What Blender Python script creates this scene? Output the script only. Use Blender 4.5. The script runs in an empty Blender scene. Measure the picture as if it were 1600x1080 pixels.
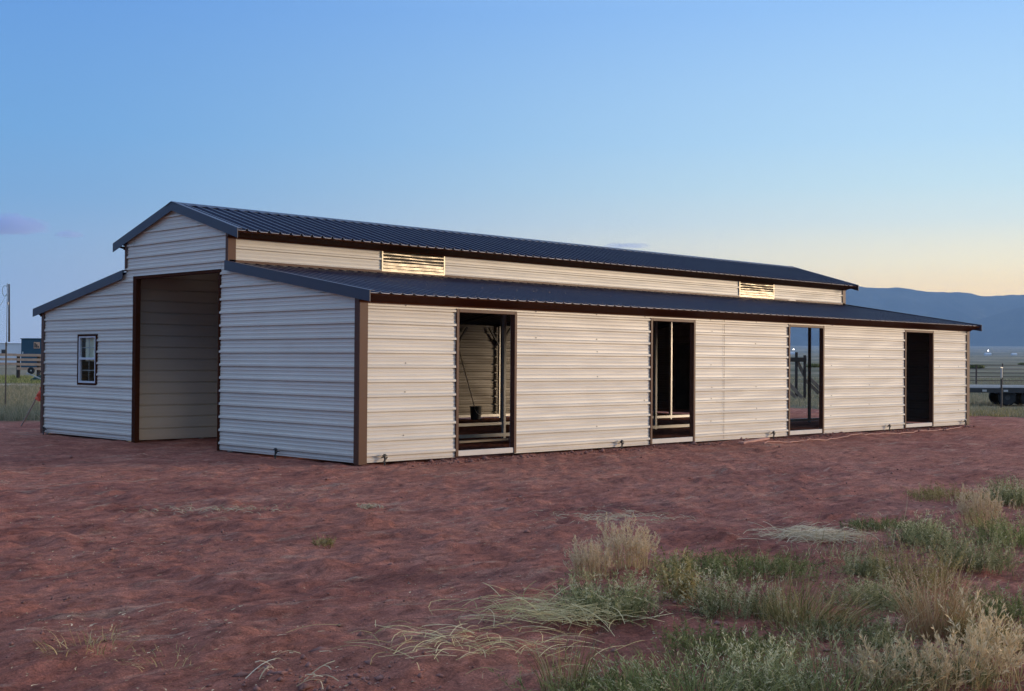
import bpy, bmesh, math, random
import numpy as np
from mathutils import Vector, Matrix

C = bpy.context.scene.collection
scene = bpy.context.scene
R = math.radians

# ------------------------------------------------------------------ camera
cam_d = bpy.data.cameras.new('camera')
cam = bpy.data.objects.new('camera', cam_d); C.objects.link(cam); scene.camera = cam
CAM = Vector((-12.1144, -15.5046, 1.5914)); YAW, PIT, ROLL, FPX = 0.7822, 0.0130, -0.0071, 1988.18
fw = Vector((math.sin(YAW)*math.cos(PIT), math.cos(YAW)*math.cos(PIT), math.sin(PIT)))
rt = Vector((math.cos(YAW), -math.sin(YAW), 0)); up = rt.cross(fw)
R2 = rt*math.cos(ROLL) - up*math.sin(ROLL); U2 = rt*math.sin(ROLL) + up*math.cos(ROLL)
M = Matrix((R2, U2, -fw)).transposed().to_4x4(); M.translation = CAM
cam.matrix_world = M
cam_d.sensor_width = 36; cam_d.lens = FPX/1600*36
cam_d.clip_start = 0.05; cam_d.clip_end = 60000
FWD = Vector((math.sin(YAW), math.cos(YAW), 0)); RGT = Vector((math.cos(YAW), -math.sin(YAW), 0))

# ------------------------------------------------------------------ sky, sun, exposure
SUN_PHI = R(84)                       # to the right of the camera axis
SUN_EL = R(7)
sdir = FWD*math.cos(SUN_PHI) + RGT*math.sin(SUN_PHI)
world = bpy.data.worlds.new('World'); scene.world = world; world.use_nodes = True
nt = world.node_tree; nt.nodes.clear()
def wn(t, **k):
    n = nt.nodes.new(t)
    for a, b in k.items(): setattr(n, a, b)
    return n
def wl(a, b): nt.links.new(a, b)
def ramp(node, stops):
    cr = node.color_ramp
    while len(cr.elements) > 1: cr.elements.remove(cr.elements[-1])
    for i, (p, c) in enumerate(stops):
        e = cr.elements[0] if i == 0 else cr.elements.new(p)
        e.position = p; e.color = (*c, 1) if len(c) == 3 else c
def srgb(r, g, b):
    return tuple(((v/255)/12.92 if v/255 <= .04045 else ((v/255+.055)/1.055)**2.4) for v in (r, g, b))
wo = wn('ShaderNodeOutputWorld'); bgn = wn('ShaderNodeBackground')
sky = wn('ShaderNodeTexSky'); sky.sky_type = 'NISHITA'; sky.sun_disc = False
sky.sun_elevation = R(4); sky.sun_rotation = math.atan2(sdir.x, sdir.y)
sky.altitude = 1800; sky.air_density = 1.0; sky.dust_density = 0.6; sky.ozone_density = 3.0
tc = wn('ShaderNodeTexCoord'); sep = wn('ShaderNodeSeparateXYZ'); wl(tc.outputs['Generated'], sep.inputs[0])
# dusk colouring of the clear sky: elevation ramps on the sunset side and the opposite side; unseen zenith brightened as added fill light
el = wn('ShaderNodeMapRange'); el.inputs[1].default_value = 0; el.inputs[2].default_value = 1
wl(sep.outputs['Z'], el.inputs[0])
rs = wn('ShaderNodeValToRGB'); ra = wn('ShaderNodeValToRGB')
ramp(rs, [(0, (1.95, 1.10, .30)), (.03, (1.95, 1.16, .32)), (.058, (1.87, 1.30, .42)), (.076, (1.53, 1.28, .68)), (.108, (.985, 1.08, .94)),
          (.135, (.757, .99, 1.02)), (.17, (.59, .88, 1.08)), (.268, (.371, .663, 1.085)), (.45, (.58, .75, 1.05)), (1, (.60, .79, 1.12))])
ramp(ra, [(0, (.474, .549, .687)), (.028, (.455, .584, .76)), (.074, (.35, .52, .733)), (.12, (.228, .457, .752)), (.167, (.181, .434, .792)),
          (.265, (.139, .36, .797)), (.45, (.29, .50, .98)), (1, (.60, .79, 1.12))])
wl(el.outputs[0], rs.inputs[0]); wl(el.outputs[0], ra.inputs[0])
dt = wn('ShaderNodeVectorMath', operation='DOT_PRODUCT'); wl(tc.outputs['Generated'], dt.inputs[0])
dt.inputs[1].default_value = sdir
az = wn('ShaderNodeMapRange', interpolation_type='SMOOTHSTEP'); wl(dt.outputs['Value'], az.inputs[0])
az.inputs[1].default_value = -0.34; az.inputs[2].default_value = 0.52
mx = wn('ShaderNodeMix', data_type='RGBA'); wl(az.outputs[0], mx.inputs[0])
wl(ra.outputs[0], mx.inputs[6]); wl(rs.outputs[0], mx.inputs[7])
sk = wn('ShaderNodeMix', data_type='RGBA', blend_type='MULTIPLY'); sk.inputs[0].default_value = 1
wl(sky.outputs[0], sk.inputs[6]); sk.inputs[7].default_value = (.10, .10, .10, 1)
m2 = wn('ShaderNodeMix', data_type='RGBA'); m2.inputs[0].default_value = 0.92
wl(sk.outputs[2], m2.inputs[6]); wl(mx.outputs[2], m2.inputs[7])
wl(m2.outputs[2], bgn.inputs['Color']); bgn.inputs['Strength'].default_value = 1.0
wl(bgn.outputs[0], wo.inputs[0])

sun_d = bpy.data.lights.new('sun', 'SUN'); sun = bpy.data.objects.new('sun', sun_d); C.objects.link(sun)
sun_d.energy = 3.6; sun_d.angle = R(16); sun_d.color = (1.0, .76, .52)
sv = sdir*math.cos(SUN_EL) + Vector((0, 0, math.sin(SUN_EL)))
sun.rotation_euler = sv.to_track_quat('Z', 'Y').to_euler()

scene.view_settings.view_transform = 'Standard'; scene.view_settings.look = 'None'
scene.view_settings.exposure = 0; scene.view_settings.gamma = 1; scene.view_settings.use_curve_mapping = False
scene.render.engine = 'CYCLES'
scene.cycles.use_denoising = True
scene.cycles.max_bounces = 8; scene.cycles.volume_bounces = 3
scene.cycles.use_adaptive_sampling = False

# ------------------------------------------------------------------ helpers
rnd = random.Random(7)
def tag(o, label=None, cat=None, group=None, kind=None):
    if label: o['label'] = label
    if cat: o['category'] = cat
    if group: o['group'] = group
    if kind: o['kind'] = kind
    return o
def empty(name, loc=(0, 0, 0), rz=0):
    o = bpy.data.objects.new(name, None); C.objects.link(o); o.location = loc; o.rotation_euler = (0, 0, rz)
    o.empty_display_size = .3
    return o

class MB:
    """collects shapes, builds ONE mesh object"""
    def __init__(s): s.v = []; s.f = []
    def add(s, v, f):
        n = len(s.v); s.v += [tuple(p) for p in v]; s.f += [tuple(i+n for i in q) for q in f]; return s
    def box(s, a, b):
        (x0, y0, z0), (x1, y1, z1) = a, b
        v = [(x0, y0, z0), (x1, y0, z0), (x1, y1, z0), (x0, y1, z0), (x0, y0, z1), (x1, y0, z1), (x1, y1, z1), (x0, y1, z1)]
        return s.add(v, [(3, 2, 1, 0), (4, 5, 6, 7), (0, 1, 5, 4), (1, 2, 6, 5), (2, 3, 7, 6), (3, 0, 4, 7)])
    def prism(s, pts, ext):
        n = len(pts); e = Vector(ext); v = [Vector(p) for p in pts]; v += [p+e for p in v]
        f = [tuple(range(n-1, -1, -1)), tuple(range(n, 2*n))] + [(i, (i+1) % n, n+(i+1) % n, n+i) for i in range(n)]
        return s.add(v, f)
    def bar(s, p, q, w, h, upv=(0, 0, 1)):
        p, q = Vector(p), Vector(q); d = (q-p).normalized(); u = Vector(upv)
        if abs(d.dot(u)) > .98: u = Vector((1, 0, 0))
        a = d.cross(u).normalized(); b = a.cross(d).normalized(); a = a*w/2; b = b*h/2
        pts = [p-a-b, p+a-b, p+a+b, p-a+b]
        return s.prism(pts, q-p)
    def tube(s, pts, r, n=8, r1=None):
        pts = [Vector(p) for p in pts]; rings = []
        for i, p in enumerate(pts):
            d = (pts[min(i+1, len(pts)-1)]-pts[max(i-1, 0)]).normalized()
            u = Vector((0, 0, 1)) if abs(d.z) < .9 else Vector((1, 0, 0))
            a = d.cross(u).normalized(); b = a.cross(d)
            k = r if r1 is None else r+(r1-r)*i/(len(pts)-1)
            rings.append([p+a*k*math.cos(2*math.pi*j/n)+b*k*math.sin(2*math.pi*j/n) for j in range(n)])
        v = [x for g in rings for x in g]; f = []
        for i in range(len(rings)-1):
            for j in range(n):
                f.append((i*n+j, i*n+(j+1) % n, (i+1)*n+(j+1) % n, (i+1)*n+j))
        f.append(tuple(range(n-1, -1, -1))); m = (len(rings)-1)*n; f.append(tuple(range(m, m+n)))
        return s.add(v, f)
    def lathe(s, prof, c, n=20, axis='z'):
        v = []; f = []; c = Vector(c)
        for (r, z) in prof:
            for j in range(n):
                a = 2*math.pi*j/n; x, y = r*math.cos(a), r*math.sin(a)
                v.append(c+(Vector((x, y, z)) if axis == 'z' else Vector((x, z, y)) if axis == 'y' else Vector((z, x, y))))
        for i in range(len(prof)-1):
            for j in range(n): f.append((i*n+j, i*n+(j+1) % n, (i+1)*n+(j+1) % n, (i+1)*n+j))
        return s.add(v, f)
    def build(s, name, mat, parent=None, bevel=0, smooth=False, recalc=True):
        me = bpy.data.meshes.new(name); me.from_pydata(s.v, [], s.f)
        if recalc:
            bm = bmesh.new(); bm.from_mesh(me); bmesh.ops.recalc_face_normals(bm, faces=bm.faces); bm.to_mesh(me); bm.free()
        if smooth: me.polygons.foreach_set('use_smooth', [True]*len(me.polygons))
        me.materials.append(mat); o = bpy.data.objects.new(name, me); C.objects.link(o)
        if parent: o.parent = parent
        if bevel:
            b = o.modifiers.new('bevel', 'BEVEL'); b.width = bevel; b.segments = 2; b.limit_method = 'ANGLE'
        return o

# numpy gradient noise, used for the ground, hills and panel waviness
def _h(ix, iy, seed):
    h = (ix.astype(np.int64)*374761393 + iy.astype(np.int64)*668265263 + seed*974634777) & 0xffffffff
    h = ((h ^ (h >> 13))*1274126177) & 0xffffffff
    return (h ^ (h >> 16)) & 0xffff
def noise(x, y, seed=0):
    x = np.asarray(x, float); y = np.asarray(y, float)
    ix, iy = np.floor(x), np.floor(y); fx, fy = x-ix, y-iy
    u, v = fx*fx*fx*(fx*(fx*6-15)+10), fy*fy*fy*(fy*(fy*6-15)+10)
    def g(a, b, dx, dy):
        t = _h(ix+a, iy+b, seed)*(2*math.pi/65536); return np.cos(t)*dx+np.sin(t)*dy
    n00, n10, n01, n11 = g(0, 0, fx, fy), g(1, 0, fx-1, fy), g(0, 1, fx, fy-1), g(1, 1, fx-1, fy-1)
    return ((n00*(1-u)+n10*u)*(1-v)+(n01*(1-u)+n11*u)*v)*1.5
def sstep(a, b, x):
    t = np.clip((x-a)/(b-a), 0, 1); return t*t*(3-2*t)

# ------------------------------------------------------------------ materials
def mat(name):
    m = bpy.data.materials.new(name); m.use_nodes = True; n = m.node_tree.nodes
    return m, m.node_tree, n['Principled BSDF']
def nd(t, typ, **k):
    n = t.nodes.new(typ)
    for a, b in k.items(): setattr(n, a, b)
    return n
def noise_tex(t, scale, detail=4, rough=.6, vec=None, dist=0):
    n = nd(t, 'ShaderNodeTexNoise'); n.inputs['Scale'].default_value = scale; n.inputs['Detail'].default_value = detail
    n.inputs['Roughness'].default_value = rough; n.inputs['Distortion'].default_value = dist
    if vec is not None: t.links.new(vec, n.inputs['Vector'])
    return n
def objvec(t, scale=(1, 1, 1)):
    c = nd(t, 'ShaderNodeTexCoord'); m = nd(t, 'ShaderNodeMapping'); m.inputs['Scale'].default_value = scale
    t.links.new(c.outputs['Object'], m.inputs[0]); return m.outputs[0]
def cmix(t, fac, a, b, blend='MIX'):
    m = nd(t, 'ShaderNodeMix', data_type='RGBA', blend_type=blend)
    for i, x in ((0, fac), (6, a), (7, b)):
        if hasattr(x, 'is_output') or isinstance(x, bpy.types.NodeSocket): t.links.new(x, m.inputs[i])
        else: m.inputs[i].default_value = x if i == 0 else ((*x, 1) if len(x) == 3 else x)
    return m.outputs[2]
def ramp2(t, src, stops):
    r = nd(t, 'ShaderNodeValToRGB'); ramp(r, stops); t.links.new(src, r.inputs[0]); return r
def bump(t, b, h, strength=.3, dist=.02, prev=None):
    n = nd(t, 'ShaderNodeBump'); n.inputs['Strength'].default_value = strength; n.inputs['Distance'].default_value = dist
    t.links.new(h, n.inputs['Height'])
    if prev is not None: t.links.new(prev, n.inputs['Normal'])
    if b is not None: t.links.new(n.outputs[0], b.inputs['Normal'])
    return n.outputs[0]
def paint(name, col, rough=.4, var=.12, scale=2.0, metallic=0, spec=.5, stretch=(1, 1, 1), bmp=.0):
    m, t, b = mat(name); v = objvec(t, stretch)
    n1 = noise_tex(t, scale, 5, .6, v); n2 = noise_tex(t, scale*14, 3, .6, v)
    lo = tuple(c*(1-var) for c in col); hi = tuple(min(1, c*(1+var)) for c in col)
    c1 = ramp2(t, n1.outputs[0], [(.3, lo), (.7, hi)])
    c2 = ramp2(t, n2.outputs[0], [(.3, (.93, .93, .93)), (.7, (1, 1, 1))])
    t.links.new(cmix(t, 1, c1.outputs[0], c2.outputs[0], 'MULTIPLY'), b.inputs['Base Color'])
    rr = nd(t, 'ShaderNodeMapRange'); t.links.new(n1.outputs[0], rr.inputs[0]); rr.inputs[3].default_value = max(.05, rough-.1); rr.inputs[4].default_value = rough+.12
    t.links.new(rr.outputs[0], b.inputs['Roughness'])
    b.inputs['Metallic'].default_value = metallic; b.inputs['Specular IOR Level'].default_value = spec
    if bmp: bump(t, b, n2.outputs[0], bmp, .004)
    return m

MAT = {}
def wall_material(name, col, back=None):
    m, t, b = mat(name); v = objvec(t)
    big = noise_tex(t, .7, 4, .6, v)
    streak = noise_tex(t, 1.0, 4, .65, objvec(t, (.35, .35, 16)))
    c1 = ramp2(t, big.outputs[0], [(.3, tuple(c*.93 for c in col)), (.7, tuple(c*1.04 for c in col))])
    c2 = ramp2(t, streak.outputs[0], [(.25, (.88, .87, .86)), (.7, (1, 1, 1))])
    c = cmix(t, .8, c1.outputs[0], c2.outputs[0], 'MULTIPLY')
    # red dust thrown up along the bottom edge
    g = nd(t, 'ShaderNodeNewGeometry'); s = nd(t, 'ShaderNodeSeparateXYZ'); t.links.new(g.outputs['Position'], s.inputs[0])
    mr = nd(t, 'ShaderNodeMapRange'); t.links.new(s.outputs[2], mr.inputs[0])
    mr.inputs[1].default_value = .30; mr.inputs[2].default_value = .0; mr.inputs[3].default_value = 0; mr.inputs[4].default_value = .35
    dn = noise_tex(t, 9, 5, .7, v); mu = nd(t, 'ShaderNodeMath', operation='MULTIPLY'); t.links.new(mr.outputs[0], mu.inputs[0]); t.links.new(dn.outputs[0], mu.inputs[1])
    c = cmix(t, mu.outputs[0], c, (.30, .15, .11))
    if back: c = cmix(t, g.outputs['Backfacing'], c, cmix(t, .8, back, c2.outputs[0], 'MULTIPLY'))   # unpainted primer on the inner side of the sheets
    t.links.new(c, b.inputs['Base Color'])
    b.inputs['Roughness'].default_value = .38; b.inputs['Specular IOR Level'].default_value = .4
    bump(t, b, streak.outputs[0], .16, .010)
    return m
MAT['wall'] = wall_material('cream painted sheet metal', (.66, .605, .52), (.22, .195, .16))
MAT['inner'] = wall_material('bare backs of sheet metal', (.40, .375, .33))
MAT['trim'] = paint('brown trim paint', (.095, .038, .022), .42, .12, 1.2, spec=.22)
MAT['roof'] = paint('dark brown roof paint', (.012, .011, .034), .33, .14, .8, spec=.22)
MAT['galv'] = paint('galvanised steel', (.46, .45, .43), .42, .1, 4, metallic=.5)
MAT['steel_dark'] = paint('dark steel', (.03, .028, .027), .5, .2, 6)
MAT['white'] = paint('white vinyl', (.56, .58, .61), .4, .05, 3)
MAT['louvre'] = paint('bright aluminium louvre', (.42, .375, .30), .42, .10, 5, metallic=.75, stretch=(.3, 1, 3), bmp=.15)
MAT['sill'] = paint('pale sill paint', (.60, .54, .48), .5, .1, 4)
MAT['black'] = paint('black plastic', (.012, .012, .013), .45, .2, 5)
MAT['rubber'] = paint('black rubber', (.015, .015, .015), .8, .3, 9)
MAT['board'] = paint('pale sawn board', (.42, .36, .30), .75, .18, 3, stretch=(1, 6, 6), bmp=.3)
MAT['wood'] = paint('weathered wood', (.20, .15, .11), .85, .35, 3, stretch=(3, 3, .5), bmp=.5)
MAT['rail'] = paint('pale weathered rail', (.56, .34, .22), .8, .2, 2, bmp=.3)
MAT['darkwood'] = paint('old dark post wood', (.040, .028, .021), .9, .35, 5, stretch=(3, 3, .4), bmp=.6)
MAT['red'] = paint('faded red cloth', (.80, .12, .06), .8, .15, 14, bmp=.3)
MAT['shed'] = paint('blue shed siding', (.014, .060, .098), .6, .15, 1)
MAT['white_far'] = paint('white siding', (.66, .68, .72), .6, .05, .6)
MAT['tarp'] = paint('green tarpaulin', (.02, .085, .075), .5, .2, 5, bmp=.4)
MAT['hose'] = paint('orange red hose', (.40, .17, .115), .5, .15, 6)
MAT['pipe'] = paint('rusty pipe', (.085, .055, .045), .7, .3, 3)
MAT['greenboard'] = paint('mottled grey green sheet', (.085, .095, .075), .8, .35, 2.5)
m, t, b = mat('window glass'); b.inputs['Base Color'].default_value = (.9, .93, .93, 1); b.inputs['Roughness'].default_value = .03
b.inputs['Transmission Weight'].default_value = 1; b.inputs['IOR'].default_value = 1.1; MAT['glass'] = m
n = noise_tex(t, 2.5, 2); bump(t, b, n.outputs[0], .04, .02)
m, t, b = mat('lit lamp lens'); b.inputs['Emission Color'].default_value = (1, .95, .85, 1); b.inputs['Emission Strength'].default_value = 2.5; MAT['lens'] = m
m, t, b = mat('yard lamp globe'); b.inputs['Emission Color'].default_value = (1, .97, .92, 1); b.inputs['Emission Strength'].default_value = 14; MAT['globe'] = m

# soil, grading to dry grassland beyond the cleared pad
def soil():
    m, t, b = mat('red soil and dry grassland'); v = objvec(t)
    L = t.links
    big = noise_tex(t, .16, 4, .55, v); mid = noise_tex(t, .9, 6, .62, v, .4); fine = noise_tex(t, 9, 8, .75, v, .6); grit = noise_tex(t, 75, 5, .75, v)
    stv = nd(t, 'ShaderNodeMapping'); stv.inputs['Rotation'].default_value = (0, 0, YAW); stv.inputs['Scale'].default_value = (1.6, 5.5, 3)
    L.new(v, stv.inputs[0]); streak = noise_tex(t, 1.3, 7, .68, stv.outputs[0], .8)
    red = ramp2(t, mid.outputs[0], [(.25, (.26, .092, .064)), (.45, (.375, .134, .094)), (.60, (.46, .185, .130)), (.8, (.56, .285, .20))])
    pal = ramp2(t, big.outputs[0], [(.44, (0, 0, 0)), (.70, (.6, .6, .6))])
    c = cmix(t, pal.outputs[0], red.outputs[0], (.52, .21, .135))
    crust = noise_tex(t, .55, 7, .7, stv.outputs[0], 1.0); cr = ramp2(t, crust.outputs[0], [(.56, (0, 0, 0)), (.66, (.75, .75, .75))])
    c = cmix(t, cr.outputs[0], c, (.50, .30, .21))
    damp = ramp2(t, noise_tex(t, .33, 5, .6, v, .5).outputs[0], [(.34, (.68, .66, .70)), (.46, (1, 1, 1))]); c = cmix(t, .8, c, damp.outputs[0], 'MULTIPLY')
    f2 = ramp2(t, fine.outputs[0], [(.34, (.50, .48, .48)), (.5, (.98, .98, .98)), (.66, (1.25, 1.23, 1.2))])
    c = cmix(t, .9, c, f2.outputs[0], 'MULTIPLY'); s2 = ramp2(t, streak.outputs[0], [(.35, (.62, .60, .62)), (.5, (1, 1, 1)), (.65, (1.22, 1.2, 1.18))]); c = cmix(t, .9, c, s2.outputs[0], 'MULTIPLY')
    g2 = ramp2(t, grit.outputs[0], [(.33, (.55, .55, .58)), (.5, (1, 1, 1)), (.68, (1.5, 1.45, 1.4))]); c = cmix(t, .85, c, g2.outputs[0], 'MULTIPLY')
    # pale grit and chaff lying on the soil
    for sc_, lo_, hi_, am in ((17, .05, .085, .9), (43, .075, .12, .7)):
        vo = nd(t, 'ShaderNodeTexVoronoi'); vo.inputs['Scale'].default_value = sc_; L.new(v, vo.inputs['Vector'])
        sp = ramp2(t, vo.outputs['Distance'], [(lo_, (1, 1, 1)), (hi_, (0, 0, 0))])
        cl = ramp2(t, (mid if sc_ < 30 else crust).outputs[0], [(.42, (0, 0, 0)), (.60, (am, am, am))])
        c = cmix(t, cmix(t, 1, sp.outputs[0], cl.outputs[0], 'MULTIPLY'), c, (.62, .47, .36))
    # grassland colours
    gv = noise_tex(t, .035, 6, .6, v); gw = noise_tex(t, .9, 5, .7, v)
    g = ramp2(t, gv.outputs[0], [(.3, (.16, .155, .095)), (.5, (.24, .205, .135)), (.7, (.34, .28, .20))])
    gs = ramp2(t, gw.outputs[0], [(.3, (.55, .55, .55)), (.6, (1, 1, 1))])
    g = cmix(t, .8, g.outputs[0], gs.outputs[0], 'MULTIPLY')
    gb = noise_tex(t, .0045, 7, .7, v); g = cmix(t, .85, g, ramp2(t, gb.outputs[0], [(.36, (.45, .50, .42)), (.5, (.9, .9, .9)), (.62, (1.5, 1.4, 1.3))]).outputs[0], 'MULTIPLY')
    gd = noise_tex(t, .05, 5, .7, v); g = cmix(t, .8, g, ramp2(t, gd.outputs[0], [(.36, (.5, .5, .45)), (.46, (1, 1, 1)), (.66, (1.25, 1.2, 1.1))]).outputs[0], 'MULTIPLY')
    geo = nd(t, 'ShaderNodeNewGeometry'); s = nd(t, 'ShaderNodeSeparateXYZ'); L.new(geo.outputs['Position'], s.inputs[0])
    ax = nd(t, 'ShaderNodeMath', operation='SUBTRACT'); L.new(s.outputs[0], ax.inputs[0]); ax.inputs[1].default_value = 27.5
    ay = nd(t, 'ShaderNodeMath', operation='SUBTRACT'); L.new(s.outputs[1], ay.inputs[0]); ay.inputs[1].default_value = 16.3
    mxm = nd(t, 'ShaderNodeMath', operation='MAXIMUM'); L.new(ax.outputs[0], mxm.inputs[0]); L.new(ay.outputs[0], mxm.inputs[1])
    wob = nd(t, 'ShaderNodeMath', operation='MULTIPLY_ADD'); L.new(mid.outputs[0], wob.inputs[0]); wob.inputs[1].default_value = 3.5; wob.inputs[2].default_value = -1.75
    ad = nd(t, 'ShaderNodeMath', operation='ADD'); L.new(mxm.outputs[0], ad.inputs[0]); L.new(wob.outputs[0], ad.inputs[1])
    mk = nd(t, 'ShaderNodeMapRange'); L.new(ad.outputs[0], mk.inputs[0]); mk.inputs[1].default_value = -.6; mk.inputs[2].default_value = .9
    c = cmix(t, mk.outputs[0], c, g)
    L.new(c, b.inputs['Base Color']); b.inputs['Roughness'].default_value = .95; b.inputs['Specular IOR Level'].default_value = .15
    n1 = bump(t, None, mid.outputs[0], .4, .08); n3 = bump(t, None, streak.outputs[0], .8, .06, n1); n2 = bump(t, None, fine.outputs[0], 1.0, .06, n3); bump(t, b, grit.outputs[0], 1.0, .010, n2)
    return m
MAT['soil'] = soil()

def plant_mat(name, stops, head, trans=.42):
    m, t, b = mat(name); L = t.links
    a = nd(t, 'ShaderNodeAttribute'); a.attribute_name = 'tone'; s = nd(t, 'ShaderNodeSeparateColor'); L.new(a.outputs['Color'], s.inputs[0])
    oi = nd(t, 'ShaderNodeObjectInfo'); r = ramp2(t, s.outputs[0], stops)
    c = cmix(t, s.outputs[1], r.outputs[0], head)
    hs = nd(t, 'ShaderNodeHueSaturation'); L.new(c, hs.inputs['Color'])
    mr = nd(t, 'ShaderNodeMapRange'); L.new(oi.outputs['Random'], mr.inputs[0]); mr.inputs[3].default_value = .82; mr.inputs[4].default_value = 1.16
    L.new(mr.outputs[0], hs.inputs['Value'])
    L.new(hs.outputs[0], b.inputs['Base Color']); b.inputs['Roughness'].default_value = .8; b.inputs['Specular IOR Level'].default_value = .1
    tr = nd(t, 'ShaderNodeBsdfTranslucent'); L.new(hs.outputs[0], tr.inputs[0]); ms = nd(t, 'ShaderNodeMixShader'); ms.inputs[0].default_value = trans
    L.new(b.outputs[0], ms.inputs[1]); L.new(tr.outputs[0], ms.inputs[2]); L.new(ms.outputs[0], t.nodes['Material Output'].inputs[0])
    return m
MAT['sage'] = plant_mat('grey green herbage', [(0, (.10, .105, .045)), (.4, (.27, .265, .115)), (.8, (.46, .43, .20)), (1, (.72, .63, .36))], (.80, .70, .44))
MAT['green'] = plant_mat('fresh green herbage', [(0, (.075, .09, .03)), (.4, (.20, .215, .075)), (.85, (.36, .355, .13)), (1, (.58, .52, .25))], (.54, .48, .28))
MAT['olive'] = plant_mat('olive grass', [(0, (.12, .10, .035)), (.4, (.30, .245, .09)), (.85, (.48, .37, .16)), (1, (.66, .53, .28))], (.46, .38, .24))
MAT['straw'] = plant_mat('dry straw', [(0, (.34, .25, .14)), (.5, (.50, .38, .23)), (.9, (.64, .51, .33)), (1, (.72, .60, .42))], (.58, .45, .30), .2)
MAT['strawgreen'] = plant_mat('pale green straw', [(0, (.31, .24, .10)), (.5, (.54, .41, .18)), (.9, (.70, .55, .28)), (1, (.80, .64, .36))], (.58, .45, .30), .2)
MAT['rust'] = plant_mat('rusty dry stems', [(0, (.30, .17, .075)), (.5, (.50, .31, .15)), (1, (.66, .46, .25))], (.70, .50, .30), .3)
MAT['gold'] = plant_mat('golden dry grass', [(0, (.30, .21, .10)), (.5, (.48, .35, .17)), (1, (.64, .49, .27))], (.70, .54, .35), .3)
MAT['field'] = plant_mat('weathered field grass', [(0, (.17, .165, .095)), (.4, (.25, .23, .14)), (.8, (.34, .29, .19)), (1, (.46, .37, .25))], (.46, .38, .24), .3)
MAT['pinkdry'] = plant_mat('dry pinkish seed grass', [(0, (.24, .165, .065)), (.5, (.52, .38, .17)), (1, (.74, .56, .28))], (.80, .60, .35), .25)

# ------------------------------------------------------------------ ground
def dents(x, y, cell, seed, depth):
    ix, iy = np.floor(x/cell), np.floor(y/cell); out = np.zeros(np.shape(x))
    for a in (-1, 0, 1):
        for b in (-1, 0, 1):
            h1 = _h(ix+a, iy+b, seed)/65536; h2 = _h(ix+a, iy+b, seed+1)/65536; h3 = _h(ix+a, iy+b, seed+2)/65536
            dx = x-(ix+a+h1)*cell; dy = y-(iy+b+h2)*cell; an = h3*6.283; u_ = np.cos(an)*dx+np.sin(an)*dy; v_ = -np.sin(an)*dx+np.cos(an)*dy
            q = (u_/.15)**2+(v_/.065)**2; k = (h1*7.3+h2*3.1) % 1 < .55
            out += np.where(k, -np.exp(-q*q*.7)+.45*np.exp(-(np.sqrt(q)-1.5)**2*5), 0)
    return out*depth
def ruts(x, y):
    z = np.zeros(np.shape(x))
    for (c0, sl, cv, w) in ((-2.5, .035, .0, .13), (-4.25, .035, .0, .13), (-5.6, -.10, .008, .12), (-7.2, -.10, .008, .12)):
        yc = c0+sl*x+cv*x*x+.12*noise(x*.25, x*0+c0, 4); q = (y-yc)/w
        z += -.020*np.exp(-q**4)*(.75+.25*np.sin(x*26+q*2))+.010*np.exp(-(np.abs(q)-1.6)**2*4)
    for (r0, w) in ((7.5, .13), (9.2, .13)):                  # turning into the big front opening
        q = (np.hypot(x-1.5, y-13.2)-r0)/w; m_ = (x < -.3)*sstep(-9, -7, -np.abs(y-5))
        z += m_*(-.018*np.exp(-q**4)+.009*np.exp(-(np.abs(q)-1.6)**2*4))
    return z
def height(x, y):
    x = np.asarray(x, float); y = np.asarray(y, float)
    d = np.hypot(x-4, y-4)
    s = (x-CAM.x)*FWD.x+(y-CAM.y)*FWD.y; tt = (x-CAM.x)*RGT.x+(y-CAM.y)*RGT.y
    z = .005*np.maximum(0, np.minimum(d, 1100)-48)
    right = sstep(-.1, .12, tt/np.maximum(s, 1)) * (s > 0)
    z = z + right*118*np.clip((d-1000)/7600, 0, 1.6)**1.25
    near = 1-sstep(60, 260, d)
    und = .024*noise(x*.45, y*.45, 3)+.013*noise(x*1.3, y*1.3, 4)
    inside = (x > -.15) & (x < 20.6) & (y > -.15) & (y < 11.1)
    rough = .020*noise(x*2.6, y*2.6, 5)+.020*np.abs(noise(x*5.2+.5*noise(x*3, y*3, 2), y*5.2, 6))+.009*noise(x*13, y*13, 9)-.012
    clod = np.maximum(0, noise(x*2.2, y*2.2, 11)-.28)*.09
    e = sstep(0, 1.2, np.maximum(np.maximum(-x, x-20.45), np.maximum(-y, y-10.97)))
    k = np.where(inside, .6, .35+.65*e)
    z = z + near*((und+clod)*k+rough) - .012*near
    z = z + .35*noise(x*.013, y*.013, 8)*sstep(60, 200, d) + 2.2*noise(x*.0021, y*.0021, 12)*sstep(400, 1500, d)
    m_ = (d < 45)*(~inside)*(y < 14)
    if np.any(m_): z = z+m_*(dents(x, y, .55, 50, .016)+dents(x+7, y+3, .38, 60, .010)+ruts(x, y))
    for (hx, hy, r, h) in HOLES: z = z + h*np.exp(-((x-hx)**2+(y-hy)**2)/(r*r))
    return z
HOLES = [(13.6, -2.2, .34, -.13), (14.5, -2.35, .40, -.15), (13.1, -4.2, .35, -.10), (-9.0, -8.6, .45, .07), (-8.2, -9.35, .4, .05),
         (-7.55, -10.35, .45, .09), (9.6, -.55, .5, .07), (13.5, -.5, .6, .06), (2.6, -9.0, .6, .06), (7.2, -.5, .4, .05)]
def gz(x, y): return float(height(np.array([x]), np.array([y]))[0])

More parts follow.
